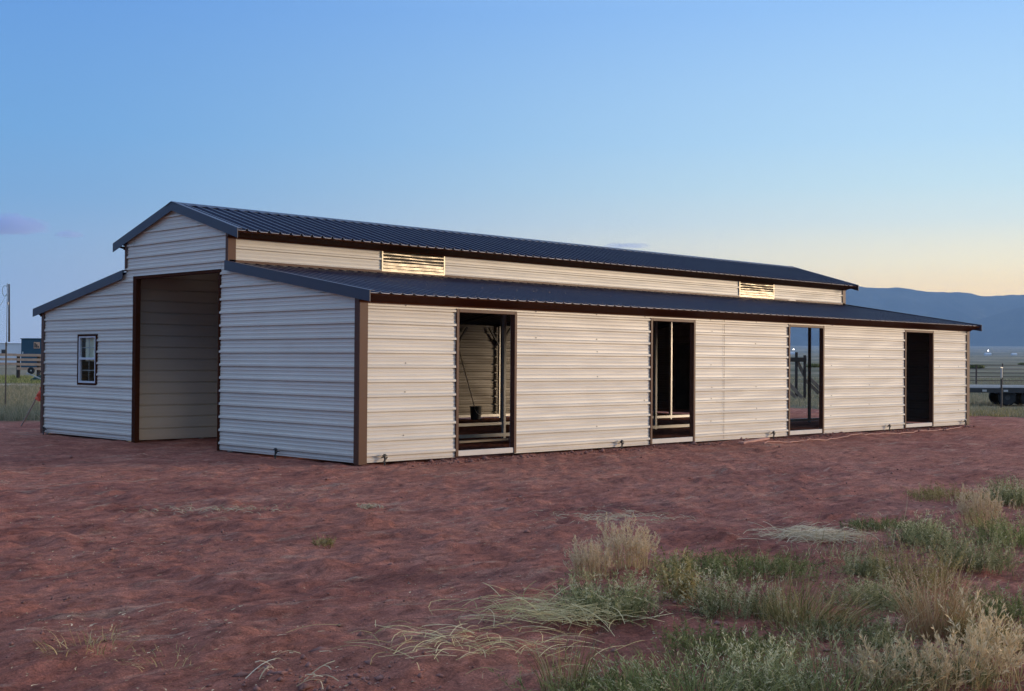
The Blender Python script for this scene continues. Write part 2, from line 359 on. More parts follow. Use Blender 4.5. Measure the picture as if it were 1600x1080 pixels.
def axis_pts(fine0, fine1, step, growth, far):
    p = list(np.arange(fine0, fine1, step)); s = step; x = fine1
    while x < far: p.append(x); s *= growth; x += s
    p.append(far); return p
def make_ground():
    sa = axis_pts(3.2, 11, .034, 1.022, 11500)
    sb = []; x = 3.2; s = .05
    while x > -90: s *= 1.35; x -= s; sb.append(x)
    S = np.array(sb[::-1]+sa)
    tp = axis_pts(0, 4.6, .036, 1.024, 11000); T = np.array([-v for v in tp[:0:-1]]+tp)
    SS, TT = np.meshgrid(S, T, indexing='ij')
    X = CAM.x+SS*FWD.x+TT*RGT.x; Y = CAM.y+SS*FWD.y+TT*RGT.y; Z = height(X, Y)
    co = np.stack([X, Y, Z], -1).reshape(-1, 3).astype(np.float32)
    ns, ntt = len(S), len(T); i = np.arange(ns-1)[:, None]*ntt+np.arange(ntt-1)[None, :]
    q = np.stack([i, i+ntt, i+ntt+1, i+1], -1).reshape(-1)
    me = bpy.data.meshes.new('ground'); nf = len(q)//4
    me.vertices.add(len(co)); me.vertices.foreach_set('co', co.ravel())
    me.loops.add(len(q)); me.loops.foreach_set('vertex_index', q.astype(np.int32))
    me.polygons.add(nf); me.polygons.foreach_set('loop_start', np.arange(0, nf*4, 4, dtype=np.int32))
    me.update(); me.polygons.foreach_set('use_smooth', np.ones(nf, bool)); me.validate()
    if me.polygons[0].normal.z < 0: me.flip_normals()
    me.materials.append(MAT['soil']); o = bpy.data.objects.new('ground', me); C.objects.link(o)
    tag(o, kind='structure'); return o
make_ground()

# ------------------------------------------------------------------ mountain range
def make_mountain():
    n_t, n_s = 260, 90
    t = np.linspace(600, 8200, n_t); s = np.linspace(7400, 11200, n_s)
    TT, SS = np.meshgrid(t, s, indexing='ij')
    crest = np.interp(TT, [600, 1300, 2000, 2500, 2900, 3300, 3700, 4200, 5200, 8200], [120, 430, 585, 603, 586, 562, 531, 546, 660, 510])
    crest = crest+14*noise(TT/240, SS*0, 2)+6*noise(TT/80, SS*0, 5)
    d = (SS-9900)/1.0
    prof = np.where(d < 0, np.clip(1+d/2300, 0, 1)**1.15, np.clip(1-d/2000, 0, 1))
    gul = np.abs(noise(TT/420+noise(TT/900, SS/900, 7), SS/1500, 4)); gul2 = np.abs(noise(TT/150, SS/520, 6))
    body = np.clip(4*prof*(1-prof), 0, 1)
    Z = crest*prof-body*(95*(.5-gul)+34*(.4-gul2))
    # nearer spur that climbs to the right
    sp = np.interp(TT, [2500, 2750, 3150, 3900, 6000], [0, 60, 300, 520, 640])*np.clip(1-np.abs(SS-8700)/1050, 0, 1)**.9
    Z = np.maximum(Z, sp*(1-.12*gul)) + 20
    Z = Z*sstep(600, 1500, TT)
    base = 118*np.clip((SS-1000)/7600, 0, 1.6)**1.25-60
    Z = np.maximum(Z, base)
    X = CAM.x+SS*FWD.x+TT*RGT.x; Y = CAM.y+SS*FWD.y+TT*RGT.y
    co = np.stack([X, Y, Z], -1).reshape(-1, 3)
    f = [(a*n_s+b, (a+1)*n_s+b, (a+1)*n_s+b+1, a*n_s+b+1) for a in range(n_t-1) for b in range(n_s-1)]
    me = bpy.data.meshes.new('mountain'); me.from_pydata(co.tolist(), [], f); me.polygons.foreach_set('use_smooth', [True]*len(f))
    if me.polygons[0].normal.z < 0: me.flip_normals()
    m, tt, b = mat('forested slopes'); v = objvec(tt); n1 = noise_tex(tt, .004, 6, .65, v); n2 = noise_tex(tt, .03, 5, .7, v)
    r = ramp2(tt, n1.outputs[0], [(.35, (.030, .042, .030)), (.6, (.06, .065, .045)), (.8, (.12, .105, .075))])
    r2 = ramp2(tt, n2.outputs[0], [(.35, (.6, .6, .6)), (.65, (1, 1, 1))])
    tt.links.new(cmix(tt, .8, r.outputs[0], r2.outputs[0], 'MULTIPLY'), b.inputs['Base Color']); b.inputs['Roughness'].default_value = 1
    b.inputs['Specular IOR Level'].default_value = .0
    me.materials.append(m); o = bpy.data.objects.new('mountain', me); C.objects.link(o); tag(o, kind='structure')
make_mountain()

# ------------------------------------------------------------------ barn
W, L, YA, YB = 10.97, 20.45, 3.72, 7.34
SL = .163; Z_E = 2.63; OV = .33            # lean-to roof: top of sheet at eave, overhang
def zlow(y): return Z_E+SL*(y+OV)           # right-hand lean-to, mirrored for the left
SU = .29; ZR = 4.47; YR = (YA+YB)/2
def zup(y): return ZR-SU*abs(y-YR)
barn = empty('barn', (0, 0, 0))
tag(barn, 'long cream metal barn with raised centre aisle, dark roof and brown trim', 'barn')
RIB, RH = .2286, .027
def rib_profile(z0, z1):
    pts = []
    k0 = int(math.floor(z0/RIB))-1; k1 = int(math.ceil(z1/RIB))+1
    for k in range(k0, k1+1):
        c = k*RIB+.14
        for dz, h in ((-.037, 0), (-.034, -.011), (-.0215, -.011), (-.0200, RH), (.012, RH), (.030, .002), (.068, 0), (.071, .0065), (.083, .0065), (.098, 0), (.136, 0), (.139, .0065), (.151, .0065), (.166, 0)):
            pts.append((c+dz, h))
    pts = sorted(p for p in pts if z0 < p[0] < z1)
    def val(z):
        return 0.0
    return [(z0, 0.0)]+pts+[(z1, 0.0)]
def panel(mb, p0, p1, z0, z1, nrm, clips=(), seed=0, off=0.0):
    """ribbed sheet from p0 to p1 (xy), between z0 and z1, ribs horizontal, facing nrm (xy)"""
    p0, p1 = Vector((*p0, 0)), Vector((*p1, 0)); ln = (p1-p0).length; d = (p1-p0)/ln; n = Vector((*nrm, 0))
    flip = d.cross(Vector((0, 0, 1))).dot(n) > 0; nc = max(1, int(ln/.45)); prof = rib_profile(z0, z1); bm = bmesh.new(); grid = []
    for i in range(nc+1):
        u = ln*i/nc; base = p0+d*u; row = []
        wx = base.x+base.y
        for (z, h) in prof:
            wav = .0050*float(noise(np.array(wx*.9), np.array(z*2.6), seed+21))+.0030*float(noise(np.array(wx*2.6), np.array(z*5), seed+5))
            row.append(bm.verts.new(base+n*(h+off+wav)+Vector((0, 0, z))))
        grid.append(row)
    for i in range(nc):
        for j in range(len(prof)-1):
            q = (grid[i][j], grid[i+1][j], grid[i+1][j+1], grid[i][j+1]); bm.faces.new(q if flip else q[::-1])
    for (co, no) in clips:
        bmesh.ops.bisect_plane(bm, geom=bm.verts[:]+bm.edges[:]+bm.faces[:], dist=1e-5, plane_co=co, plane_no=no, clear_outer=True)
    bm.verts.index_update(); vs = [v.co.copy() for v in bm.verts]; fs = [tuple(v.index for v in f.verts) for f in bm.faces]; bm.free()
    mb.add(vs, fs)
# clip planes under the roofs
CL_R = ((0, 0, zlow(0)-.02), (0, -SL, 1)); CL_L = ((0, W, zlow(0)-.02), (0, SL, 1))
CU_R = ((0, YR, ZR-.02), (0, SU, 1)); CU_L = ((0, YR, ZR-.02), (0, -SU, 1))
OY0, OY1, OZ = 3.95, 7.03, 3.18            # gable openings
ZB = .02                                  # bottom edge of the sheets
WY0, WY1, WZ0, WZ1 = 8.51, 9.29, 1.085, 2.075
def gable(x, sgn, window, name):
    mb = MB(); n = (sgn, 0)
    panel(mb, (x, 0.0), (x, YA), ZB, 3.4, n, (CL_R,), 1); panel(mb, (x, YA), (x, OY0), ZB, 4.5, n, (CU_R, CU_L), 1)
    panel(mb, (x, OY0), (x, OY1), OZ, 4.6, n, (CU_R, CU_L), 2); panel(mb, (x, OY1), (x, YB), ZB, 4.5, n, (CU_R, CU_L), 3)
    if window:
        panel(mb, (x, YB), (x, WY0), ZB, 3.4, n, (CL_L,), 3); panel(mb, (x, WY1), (x, W), ZB, 3.4, n, (CL_L,), 3)
        panel(mb, (x, WY0), (x, WY1), ZB, WZ0, n, (), 3); panel(mb, (x, WY0), (x, WY1), WZ1, 3.4, n, (CL_L,), 3)
    else:
        panel(mb, (x, YB), (x, W), ZB, 3.4, n, (CL_L,), 3)
    return mb.build(name, MAT['wall'], barn, recalc=False)
gable(0, -1, True, 'gable_wall'); gable(L, 1, False, 'gable_wall')
DOORS = [(1.99, 3.37), (7.04, 8.43), (11.81, 13.24), (16.99, 18.46)]; DH = 2.45
mb = MB(); x = 0.0
for (a, b_) in DOORS:
    panel(mb, (x, 0), (a, 0), ZB, zlow(0)-.03, (0, -1), (), 4); panel(mb, (a, 0), (b_, 0), DH, zlow(0)-.03, (0, -1), (), 4); x = b_
panel(mb, (x, 0), (L, 0), ZB, zlow(0)-.03, (0, -1), (), 4)
for k in range(1, 11):
    for xs in (.9, 3.9, 5.5, 6.9, 9.0, 10.6, 13.6, 15.3, 18.8, 19.9):
        if rnd.random() < .35:                            # screw heads
            mb.lathe([(0, -.012), (.008, -.012), (.010, -.003)], (xs+rnd.uniform(-.03, .03), -.001, k*RIB+.14+.052), 8, 'y')
mb.build('side_wall', MAT['wall'], barn, recalc=False)
mb = MB(); panel(mb, (0, W), (L, W), ZB, zlow(0)-.03, (0, 1), (), 5); mb.build('side_wall', MAT['wall'], barn, recalc=False)
VENTS = [(3.40, 5.03), (15.24, 16.83)]; VZ0, VZ1 = 3.33, 3.745
mb = MB(); x = 0.0
for (a, b_) in VENTS:
    panel(mb, (x, YA), (a, YA), zlow(YA)-.02, zup(YA)-.02, (0, -1), (), 6)
    panel(mb, (a, YA), (b_, YA), zlow(YA)-.02, VZ0, (0, -1), (), 6); x = b_
panel(mb, (x, YA), (L, YA), zlow(YA)-.02, zup(YA)-.02, (0, -1), (), 6)
mb.build('clerestory_wall', MAT['wall'], barn, recalc=False)
mb = MB(); panel(mb, (0, YB), (L, YB), zlow(YA)-.02, zup(YA)-.02, (0, 1), (), 7); mb.build('clerestory_wall', MAT['wall'], barn, recalc=False)
# sheet joints and screws on the long side
mb = MB()
for xj, zt in ((9.42, 2.5),): mb.box((xj, -.0235, .05), (xj+.006, -.0195, zt))
mb.build('sheet_joint', MAT['trim'], barn)
# roofs: ribs run down the slope
def roof_sheet(x0, x1, ya, za, yb, zb, name, rh=.031):
    mb = MB(); prof = []; k = 0; x = x0
    while x < x1:
        for dx, h in ((0, 0), (.060, 0), (.066, .005), (.078, .005), (.084, 0), (.148, 0), (.160, rh), (.194, rh), (.206, 0)):
            if x+dx <= x1: prof.append((x+dx, h))
        x += RIB
    prof.append((x1, 0)); nr = 8; v = []; f = []
    ny, nz = -(zb-za), (yb-ya); l = math.hypot(ny, nz); ny, nz = ny/l, nz/l
    if nz < 0: ny, nz = -ny, -nz
    for i in range(nr+1):
        q = i/nr
        for (px, h) in prof:
            w = .003*math.sin(px*3.1+q*5)*(.2+math.sin(px*.7))
            v.append((px, ya+(yb-ya)*q+ny*h, za+(zb-za)*q+nz*h+w*(0 < i < nr)))
    m_ = len(prof)
    for i in range(nr):
        for j in range(m_-1): f.append((i*m_+j, i*m_+j+1, (i+1)*m_+j+1, (i+1)*m_+j))
    mb.add(v, f)
    for q in (.06, .5, .94):
        xx = x0+.115
        while xx < x1-.1:
            yy, zz = ya+(yb-ya)*q, za+(zb-za)*q; mb.box((xx-.009, yy-.009, zz+.001), (xx+.009, yy+.009, zz+.012)); xx += RIB*2
    ro = mb.build(name, MAT['roof'], barn)
    # thin pale lip added along the eave, painting in glints off the pans
    db = MB(); sg = 1 if yb > ya else -1; pr = []; x = x0
    while x < x1-.25:
        for dx, h, t_ in ((.004, 0, .006), (.146, 0, .006+.002*math.sin(x*5)), (.159, rh-.002, .001), (.195, rh-.002, .001)): pr.append((x+dx, h, t_))
        x += RIB
    v = []; f = []
    for (px_, h, t_) in pr:
        for yy in (ya-sg*.002, ya-sg*.006): v += [(px_, yy, za+h+.002), (px_, yy, za+h+.001-t_)]
    for q in range(len(pr)-1):
        a, b_ = 4*q, 4*q+4; f += [(a, b_, b_+1, a+1), (a+2, a+3, b_+3, b_+2), (a, a+2, b_+2, b_), (a+1, b_+1, b_+3, a+3)]
    db.add(v, f); db.build('eave_glint_lip', MAT['glint'], ro); return ro
MAT['glint'] = paint('pale lip for eave glints', (.26, .26, .30), .45, .25, 3, metallic=.4)
XO = .07
roof_sheet(-XO, L+XO, -OV, Z_E, YA-.022, zlow(YA)-.004, 'lower_roof', .017)
roof_sheet(-XO, L+XO, W+OV, Z_E, YB+.022, zlow(YA)-.004, 'lower_roof', .017)
UE = .40
roof_sheet(-XO, L+XO, YA-UE, zup(YA-UE), YR-.01, ZR, 'upper_roof')
roof_sheet(-XO, L+XO, YB+UE, zup(YA-UE), YR+.01, ZR, 'upper_roof')
mb = MB(); c = .20
mb.prism([(-XO-.03, YR-c, ZR-SU*c+.028), (-XO-.03, YR, ZR+.035), (-XO-.03, YR+c, ZR-SU*c+.028), (-XO-.03, YR+c, ZR-SU*c+.022), (-XO-.03, YR, ZR+.028), (-XO-.03, YR-c, ZR-SU*c+.022)], (L+2*XO+.06, 0, 0))
mb.build('ridge_cap', MAT['roof'], barn)
# rake trim on both gables (a folded strip: face and top lip), eave trim along the long sides
def rake(xf, sgn, ya, za, yb, zb):
    mb = MB(); h = .135
    xa, xb = (xf-.012, xf) if sgn < 0 else (xf, xf+.012)
    mb.prism([(xa, ya, za+.030), (xa, yb, zb+.030), (xa, yb, zb-h), (xa, ya, za-h)], (xb-xa, 0, 0))
    xi = xf+.085 if sgn < 0 else xf-.085; x0, x1 = sorted((xa if sgn < 0 else xb, xi))
    mb.prism([(x0, ya, za+.037), (x0, yb, zb+.037), (x0, yb, zb+.031), (x0, ya, za+.031)], (x1-x0, 0, 0))
    return mb.build('rake_trim', MAT['trim_roof'], barn)
MAT['trim_roof'] = paint('dark brown rake paint', (.030, .027, .050), .36, .10, 1.0)
for xf, sg in ((-XO-.005, -1), (L+XO+.005, 1)):
    rake(xf, sg, -OV-.01, Z_E, YA-.005, zlow(YA)); rake(xf, sg, W+OV+.01, Z_E, YB+.005, zlow(YA))
    rake(xf, sg, YA-UE-.01, zup(YA-UE), YR, ZR+.003); rake(xf, sg, YB+UE+.01, zup(YA-UE), YR, ZR+.003)
MAT['eave'] = paint('dark brown with painted eave shade', (.052, .015, .006), .75, .15, 1.0, spec=.06)  # brown trim darkened: the shade under the eave is put into its colour
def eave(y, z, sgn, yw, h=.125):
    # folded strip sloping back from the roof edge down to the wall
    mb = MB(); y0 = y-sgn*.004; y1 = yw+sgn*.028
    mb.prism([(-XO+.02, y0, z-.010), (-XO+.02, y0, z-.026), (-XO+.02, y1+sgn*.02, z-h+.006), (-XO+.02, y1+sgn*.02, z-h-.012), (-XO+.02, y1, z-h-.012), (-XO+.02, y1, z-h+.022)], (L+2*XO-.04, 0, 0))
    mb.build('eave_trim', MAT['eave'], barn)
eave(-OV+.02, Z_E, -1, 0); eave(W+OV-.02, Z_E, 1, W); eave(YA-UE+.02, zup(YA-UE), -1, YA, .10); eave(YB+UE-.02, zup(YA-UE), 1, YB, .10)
# flashing where the lean-to roof meets the clerestory
for y, s_ in ((YA, -1), (YB, 1)):
    mb = MB(); z = zlow(YA); y0, y1 = sorted((y+s_*.022, y+s_*.030)); mb.box((0, y0, z+.012), (L, y1, z+.055)); mb.build('flashing', MAT['trim'], barn)
# corner trims: folded strips hugging the corner
def corner(x, y, sx, sy, z0, z1, wx=.13, wy=.10, name='corner_trim'):
    mb = MB(); e = .030
    xs = sorted((x+sx*e, x+sx*(e-.008))); 
    mb.box((min(x+sx*(e-.008), x+sx*e), min(y+sy*e, y-sy*wy), z0), (max(x+sx*(e-.008), x+sx*e), max(y+sy*e, y-sy*wy), z1))
    mb.box((min(x+sx*(e-.009), x-sx*wx), min(y+sy*(e-.008), y+sy*e), z0), (max(x+sx*(e-.009), x-sx*wx), max(y+sy*(e-.008), y+sy*e), z1))
    mb.build(name, MAT['trim'], barn)
zc = Z_E-.06
for x, sx in ((0, -1), (L, 1)):
    corner(x, 0, sx, -1, .0, zc); corner(x, W, sx, 1, .0, zc)
    corner(x, YA, sx, -1, zlow(YA)+.01, zup(YA)-.09, .13, .05); corner(x, YB, sx, 1, zlow(YA)+.01, zup(YA)-.09, .13, .05)
# gable opening frames; one jamb widened dark to paint in the unlit gap
for x, s_ in ((0, -1), (L, 1)):
    fr = MB(); xa, xb = sorted((x+s_*.028, x-s_*.07))
    fr.box((xa, OY0-.005, 0), (xb, OY0+.04, OZ+.01)); fr.box((xa, OY1-.12, 0), (xb, OY1+.005, OZ+.01)); fr.box((xa, OY0+.04, OZ-.045), (xb, OY1-.12, OZ+.01))
    fr.build('opening_frame', MAT['eave'], barn)
# door frames and sills
for i, (a, b_) in enumerate(DOORS):
    fr = MB(); fr.box((a-.012, -.034, .03), (a+.045, .07, DH+.012)); fr.box((b_-.045, -.034, .03), (b_+.012, .07, DH+.012)); fr.box((a+.045, -.034, DH-.045), (b_-.045, .07, DH+.012))
    f_ = fr.build('door_frame', MAT['trim'], barn, .004)
    s = MB(); s.box((a+.047, -.02, .035), (b_-.047, .05, .125)); s.build('sill', MAT['sill'], f_, .004)
# window in the front gable
wroot = MB()
for (y0, y1, z0, z1) in ((WY0-.02, WY0+.02, WZ0-.02, WZ1+.02), (WY1-.02, WY1+.02, WZ0-.02, WZ1+.02), (WY0+.02, WY1-.02, WZ0-.02, WZ0+.02), (WY0+.02, WY1-.02, WZ1-.02, WZ1+.02)):
    wroot.box((-.036, y0, z0), (.05, y1, z1))
win = wroot.build('window', MAT['eave'], barn, .003)
sash = MB(); zm = (WZ0+WZ1)/2+.02; a, b_ = WY0+.02, WY1-.02
for (y0, y1, z0, z1) in ((a, a+.045, WZ0+.02, WZ1-.02), (b_-.045, b_, WZ0+.02, WZ1-.02), (a+.045, b_-.045, WZ0+.02, WZ0+.06), (a+.045, b_-.045, WZ1-.05, WZ1-.02), (a+.045, b_-.045, zm-.022, zm+.022)):
    sash.box((-.028, y0, z0), (.03, y1, z1))
sash.build('sash', MAT['white'], win, .003)
mu = MB(); ym = (a+b_)/2
mu.box((.018, ym-.007, WZ0+.07), (.026, ym+.007, zm-.03)); mu.box((.018, ym-.007, zm+.03), (.026, ym+.007, WZ1-.06))
for zz in ((WZ0+.07+zm-.03)/2, (WZ1-.06+zm+.03)/2):
    mu.box((.018, a+.045, zz-.007), (.026, ym-.007, zz+.007)); mu.box((.018, ym+.007, zz-.007), (.026, b_-.045, zz+.007))
mu.build('glazing_bar', MAT['galv'], win)
for (z0, z1) in ((WZ0+.07, zm-.03), (zm+.03, WZ1-.06)):
    g = MB(); g.box((.006, a+.04, z0-.005), (.010, b_-.04, z1+.005)); g.build('pane', MAT['glass'], win)
cu = MB(); v = []; f = []; n_ = 40                           # pale curtain behind the upper sash
for i in range(n_+1):
    y = a+.02+(b_-a-.14)*i/n_; xw = .07+.018*math.sin(i*1.15)+.008*math.sin(i*2.7)
    v += [(xw, y, zm-.05), (xw, y, WZ1)]
for i in range(n_): f.append((2*i, 2*i+2, 2*i+3, 2*i+1))
cu.add(v, f); cu.build('curtain', paint('pale curtain', (.80, .80, .62), .9, .12, 8), win)
# louvre vents in the clerestory
for (a, b_) in VENTS:
    fr = MB(); y0, y1 = YA-.032, YA+.03
    fr.box((a, y0, VZ0), (a+.03, y1, VZ1)); fr.box((b_-.03, y0, VZ0), (b_, y1, VZ1)); fr.box((a+.03, y0, VZ0), (b_-.03, y1, VZ0+.02)); fr.box((a+.03, y0, VZ1-.02), (b_-.03, y1, VZ1))
    fr.box((a, y1-.02, VZ1), (b_, y1, zup(YA)-.01))
    ve = fr.build('louvre_vent', MAT['louvre'], barn)
    for k in range(6):
        z = VZ0+.030+k*(VZ1-VZ0-.05)/5.9; s = MB(); n_ = 24; v = []; f = []
        for i in range(n_+1):
            xx = a+.032+(b_-a-.064)*i/n_; w1 = .003*math.sin(i*.5+k*2.1+a)+.002*math.sin(i*1.3+k); w2 = .004*math.sin(i*.35+k*1.3)
            v += [(xx, YA-.027+w1, z-.012-.016*(k < 3)+w2), (xx, YA-.029+w1*.5, z+.010+.010*(k < 3)+w2), (xx, YA+.012, z+.040+w1*.5)]
        for i in range(n_):
            f += [(3*i, 3*i+3, 3*i+4, 3*i+1), (3*i+1, 3*i+4, 3*i+5, 3*i+2)]
        s.add(v, f); s.build('slat', MAT['louvre'], ve)
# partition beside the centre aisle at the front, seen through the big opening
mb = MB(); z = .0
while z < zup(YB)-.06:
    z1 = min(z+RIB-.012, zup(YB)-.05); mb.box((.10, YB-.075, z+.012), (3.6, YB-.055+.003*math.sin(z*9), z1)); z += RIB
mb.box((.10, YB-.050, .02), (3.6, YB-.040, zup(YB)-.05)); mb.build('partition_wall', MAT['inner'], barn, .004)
# frames: posts every 1.7 m on four lines, knee braces, rafters, base rails
for k in range(13):
    x = min(max(1.7*k, .10), L-.10)
    for li, y in enumerate((.085, YA+.045, YB+.03 if k in (0, 1, 2) else YB-.045, W-.085)):
        if li == 0:
            if any(a-.03 < x < b_+.03 for a, b_ in DOORS): continue
        zt = zlow(0)-.06 if li in (0, 3) else zup(YA)-.08
        p = MB(); p.box((x-.032, y-.032, .06 if li == 0 else -.03), (x+.032, y+.032, zt))
        po = p.build('post', MAT['galv'], barn)
        if 0 < k < 12 and (li == 3 or k % 2 == 0) and li > 0:
            kb = MB()
            for s_ in (-1, 1):
                kb.bar((x+s_*.03, y, zt-.55), (x+s_*.42, y, zt-.06), .045, .045)
            kb.build('knee_brace', MAT['steel_dark'], po)
    r = MB(); u = (1, 0, 0)
    r.bar((x, -.02, zlow(0)-.06), (x, YA, zlow(YA)-.06), .06, .05); r.bar((x, W+.02, zlow(0)-.06), (x, YB, zlow(YA)-.06), .06, .05)
    r.bar((x, YA, zup(YA)-.06), (x, YR, ZR-.06), .06, .05); r.bar((x, YB, zup(YB)-.06), (x, YR, ZR-.06), .06, .05)
    r.build('rafter', MAT['steel_dark'], barn)
for y, x0 in ((YA+.045, .2), (YB-.045, 3.75), (W-.085, .2)):
    b_ = MB(); xx = x0; b_.box((x0, y-.033, .02), (L-.14, y+.033, .09)); b_.build('base_rail', MAT['galv'], barn)
for y in (YA+.03, YB):
    b_ = MB(); b_.box((.14, y-.03, zlow(YA)-.14), (L-.14, y+.03, zlow(YA)-.07)); b_.build('header_rail', MAT['steel_dark'], barn)
# steel anchors pinning the base rail to the ground
def anchor(x, y, ox, oy):
    m_ = MB(); g = gz(x+ox, y+oy); m_.tube([(x+ox, y+oy, g-.05), (x+ox, y+oy, .13)], .014, 8)
    m_.box((x+ox-.03, y+oy-.03, .115), (x+ox+.03, y+oy+.03, .13)); m_.lathe([(0, .15), (.022, .15), (.026, .135), (.022, .131)], (x+ox, y+oy, 0), 6)
    m_.bar((x+ox, y+oy, .11), (x, y, .085), .035, .012); m_.bar((x+ox*.9-.03, y+oy, .02), (x+ox+.05, y+oy, .10), .018, .018)
    m_.build('ground_anchor', MAT['steel_dark'], barn)
for xx in (.43, 6.11, 11.13, 16.1, 20.1): anchor(xx, -.02, 0, -.075)
for yy in (2.1, 10.7): anchor(-.02, yy, -.075, 0)

# ------------------------------------------------------------------ things in and beside the barn
# work lamp under the aisle roof
o = empty('work_lamp', (1.62, 6.8, 3.45)); tag(o, 'small lit work lamp hanging inside the tall front opening', 'lamp')
mb = MB(); mb.box((-.14, -.10, .0), (.14, .10, .10)); mb.tube([(0, 0, .1), (0, 0, .55)], .012, 6); mb.build('lamp_housing', MAT['black'], o, .01)
mb = MB(); mb.box((-.05, -.085, -.03), (.09, .02, -.002)); mb.build('lens', MAT['lens'], o)
# bucket with a tool handle leaning over it to the far wall
bx, by = 12.18, 10.36; bz = gz(bx, by)
o = empty('bucket', (bx, by, bz-.01)); tag(o, 'black bucket on the dirt floor inside the doorway nearest the front corner', 'bucket')
mb = MB(); mb.lathe([(0, 0), (.135, 0), (.14, .01), (.162, .35), (.172, .352), (.172, .372), (.158, .372), (.135, .03), (0, .03)], (0, 0, 0), 24); mb.build('pail', MAT['black'], o, smooth=False)
mb = MB(); mb.tube([(.165*math.cos(a), -.165*abs(math.sin(a))*.45-.12, .34-.20*math.sin(a)) for a in np.linspace(0, math.pi, 14)], .005, 6); mb.build('handle', MAT['galv'], o)
o = empty('shovel', (12.18, 10.36, .0)); tag(o, 'long handled shovel leaning from the black bucket to the back wall', 'shovel')
p0, p1 = Vector((.0, .02, .28+bz)), Vector((-.17, .535, 1.95))
mb = MB(); mb.tube([p0, p0.lerp(p1, .5)+Vector((0, 0, -.004)), p1], .016, 10); mb.build('handle', MAT['board'], o)
mb = MB(); v = []
for i, (q, wd) in enumerate(((0, .03), (.04, .07), (.12, .075), (.19, .06), (.235, .0))):
    v += [(-wd, .0+.02, .28-q+bz), (0, -.012+.02, .28-q+bz), (wd, .02, .28-q+bz)]
f = []
for i in range(4):
    for j in range(2): f.append((3*i+j, 3*i+j+1, 3*i+j+4, 3*i+j+3))
mb.add(v, f); sb = mb.build('blade', MAT['steel_dark'], o); sm = sb.modifiers.new('thick', 'SOLIDIFY'); sm.thickness = .004
# boards
def plank(name, p, q, w, h, m, label, cat):
    p, q = Vector(p), Vector(q); c_ = (p+q)/2; o = MB().bar(p-c_, q-c_, w, h).build(name, m, None, .004); o.location = c_; return tag(o, label, cat)
plank('board', (4.35, 2.55, .05), (5.75, 2.62, .05), .14, .04, MAT['board'], 'short pale board on the dirt inside the doorway nearest the corner', 'board')
plank('board', (8.95, -.78, gz(8.95, -.78)+.03), (10.1, -.62, gz(10.1, -.62)+.05), .12, .04, paint('pinkish board', (.52, .27, .20), .8, .15, 4, bmp=.3), 'pinkish board lying in the dirt against the long wall', 'board')
o = MB().box((-.02, -.42, 0), (.0, .42, 2.05)).build('sheet', MAT['greenboard'], None, .003); o.location = (L-.16, 9.25, .12); o.rotation_euler = (0, R(2), 0)
tag(o, 'mottled greenish sheet standing in the dark at the barn back end', 'sheet')
# hose along the wall
pts = []
for i in range(70):
    q = i/69; x = 9.1+q*10.2; y = -1.2+.72*q+.16*math.sin(q*7)+.07*math.sin(q*19); pts.append((x, y, gz(x, y)+.018))
o = MB().tube(pts, .014, 8).build('hose', MAT['hose'], None, smooth=True); tag(o, 'orange red hose snaking along the ground beside the long wall', 'hose')
# pole with red cloth leaning on the left corner
o = empty('flag_pole', (.955, 14.19, gz(.955, 14.19))); tag(o, 'thin pole with red cloth leaning on the left corner of the barn', 'pole')
e_ = Vector((-.83, -3.12, 1.18)); mb = MB(); mb.tube([(0, 0, 0), e_*.5+Vector((0, 0, -.02)), e_], .017, 8); mb.build('shaft', MAT['board'], o)
mb = MB(); v = []; f = []; n_ = 12
for i in range(n_+1):
    q = .66+.33*i/n_; c_ = e_*q; w_ = .03+.15*math.sin(math.pi*(1-i/n_)*.8)+.02*math.sin(i*2.1)
    off = Vector((.03*math.sin(i*1.3), .03*math.cos(i*1.7), 0))
    v += [c_+Vector((0, 0, .025)), c_+off+Vector((-.03, .03, -w_*.5)), c_-off*.6+Vector((.03, -.03, -w_))]
for i in range(n_): f += [(3*i, 3*i+3, 3*i+4, 3*i+1), (3*i+1, 3*i+4, 3*i+5, 3*i+2)]
mb.add(v, f); cl = mb.build('cloth', MAT['red'], o); s_ = cl.modifiers.new('thick', 'SOLIDIFY'); s_.thickness = .03

# ------------------------------------------------------------------ background things
def place(u, d):                                     # point at photo column u, distance d ahead of the camera
    t_ = (u-800)/FPX*d; x = CAM.x+FWD.x*d+RGT.x*t_; y = CAM.y+FWD.y*d+RGT.y*t_; return Vector((x, y, gz(x, y)))
VIEW_RZ = -YAW                                       # local x runs to the right of the view, local y away
# steel T-post
p = place(9.5, 38.5); o = empty('steel_post', p); tag(o, 'thin dark steel post standing at the edge of the grass', 'post')
mb = MB(); mb.box((-.022, -.003, -.1), (.022, .003, 2.1)); mb.box((-.003, .0031, -.1), (.003, .03, 2.1)); mb.build('shaft', MAT['steel_dark'], o)
mb = MB(); mb.box((-.028, -.012, 1.98), (.028, -.0035, 2.1)); mb.build('cap', MAT['steel_dark'], o)
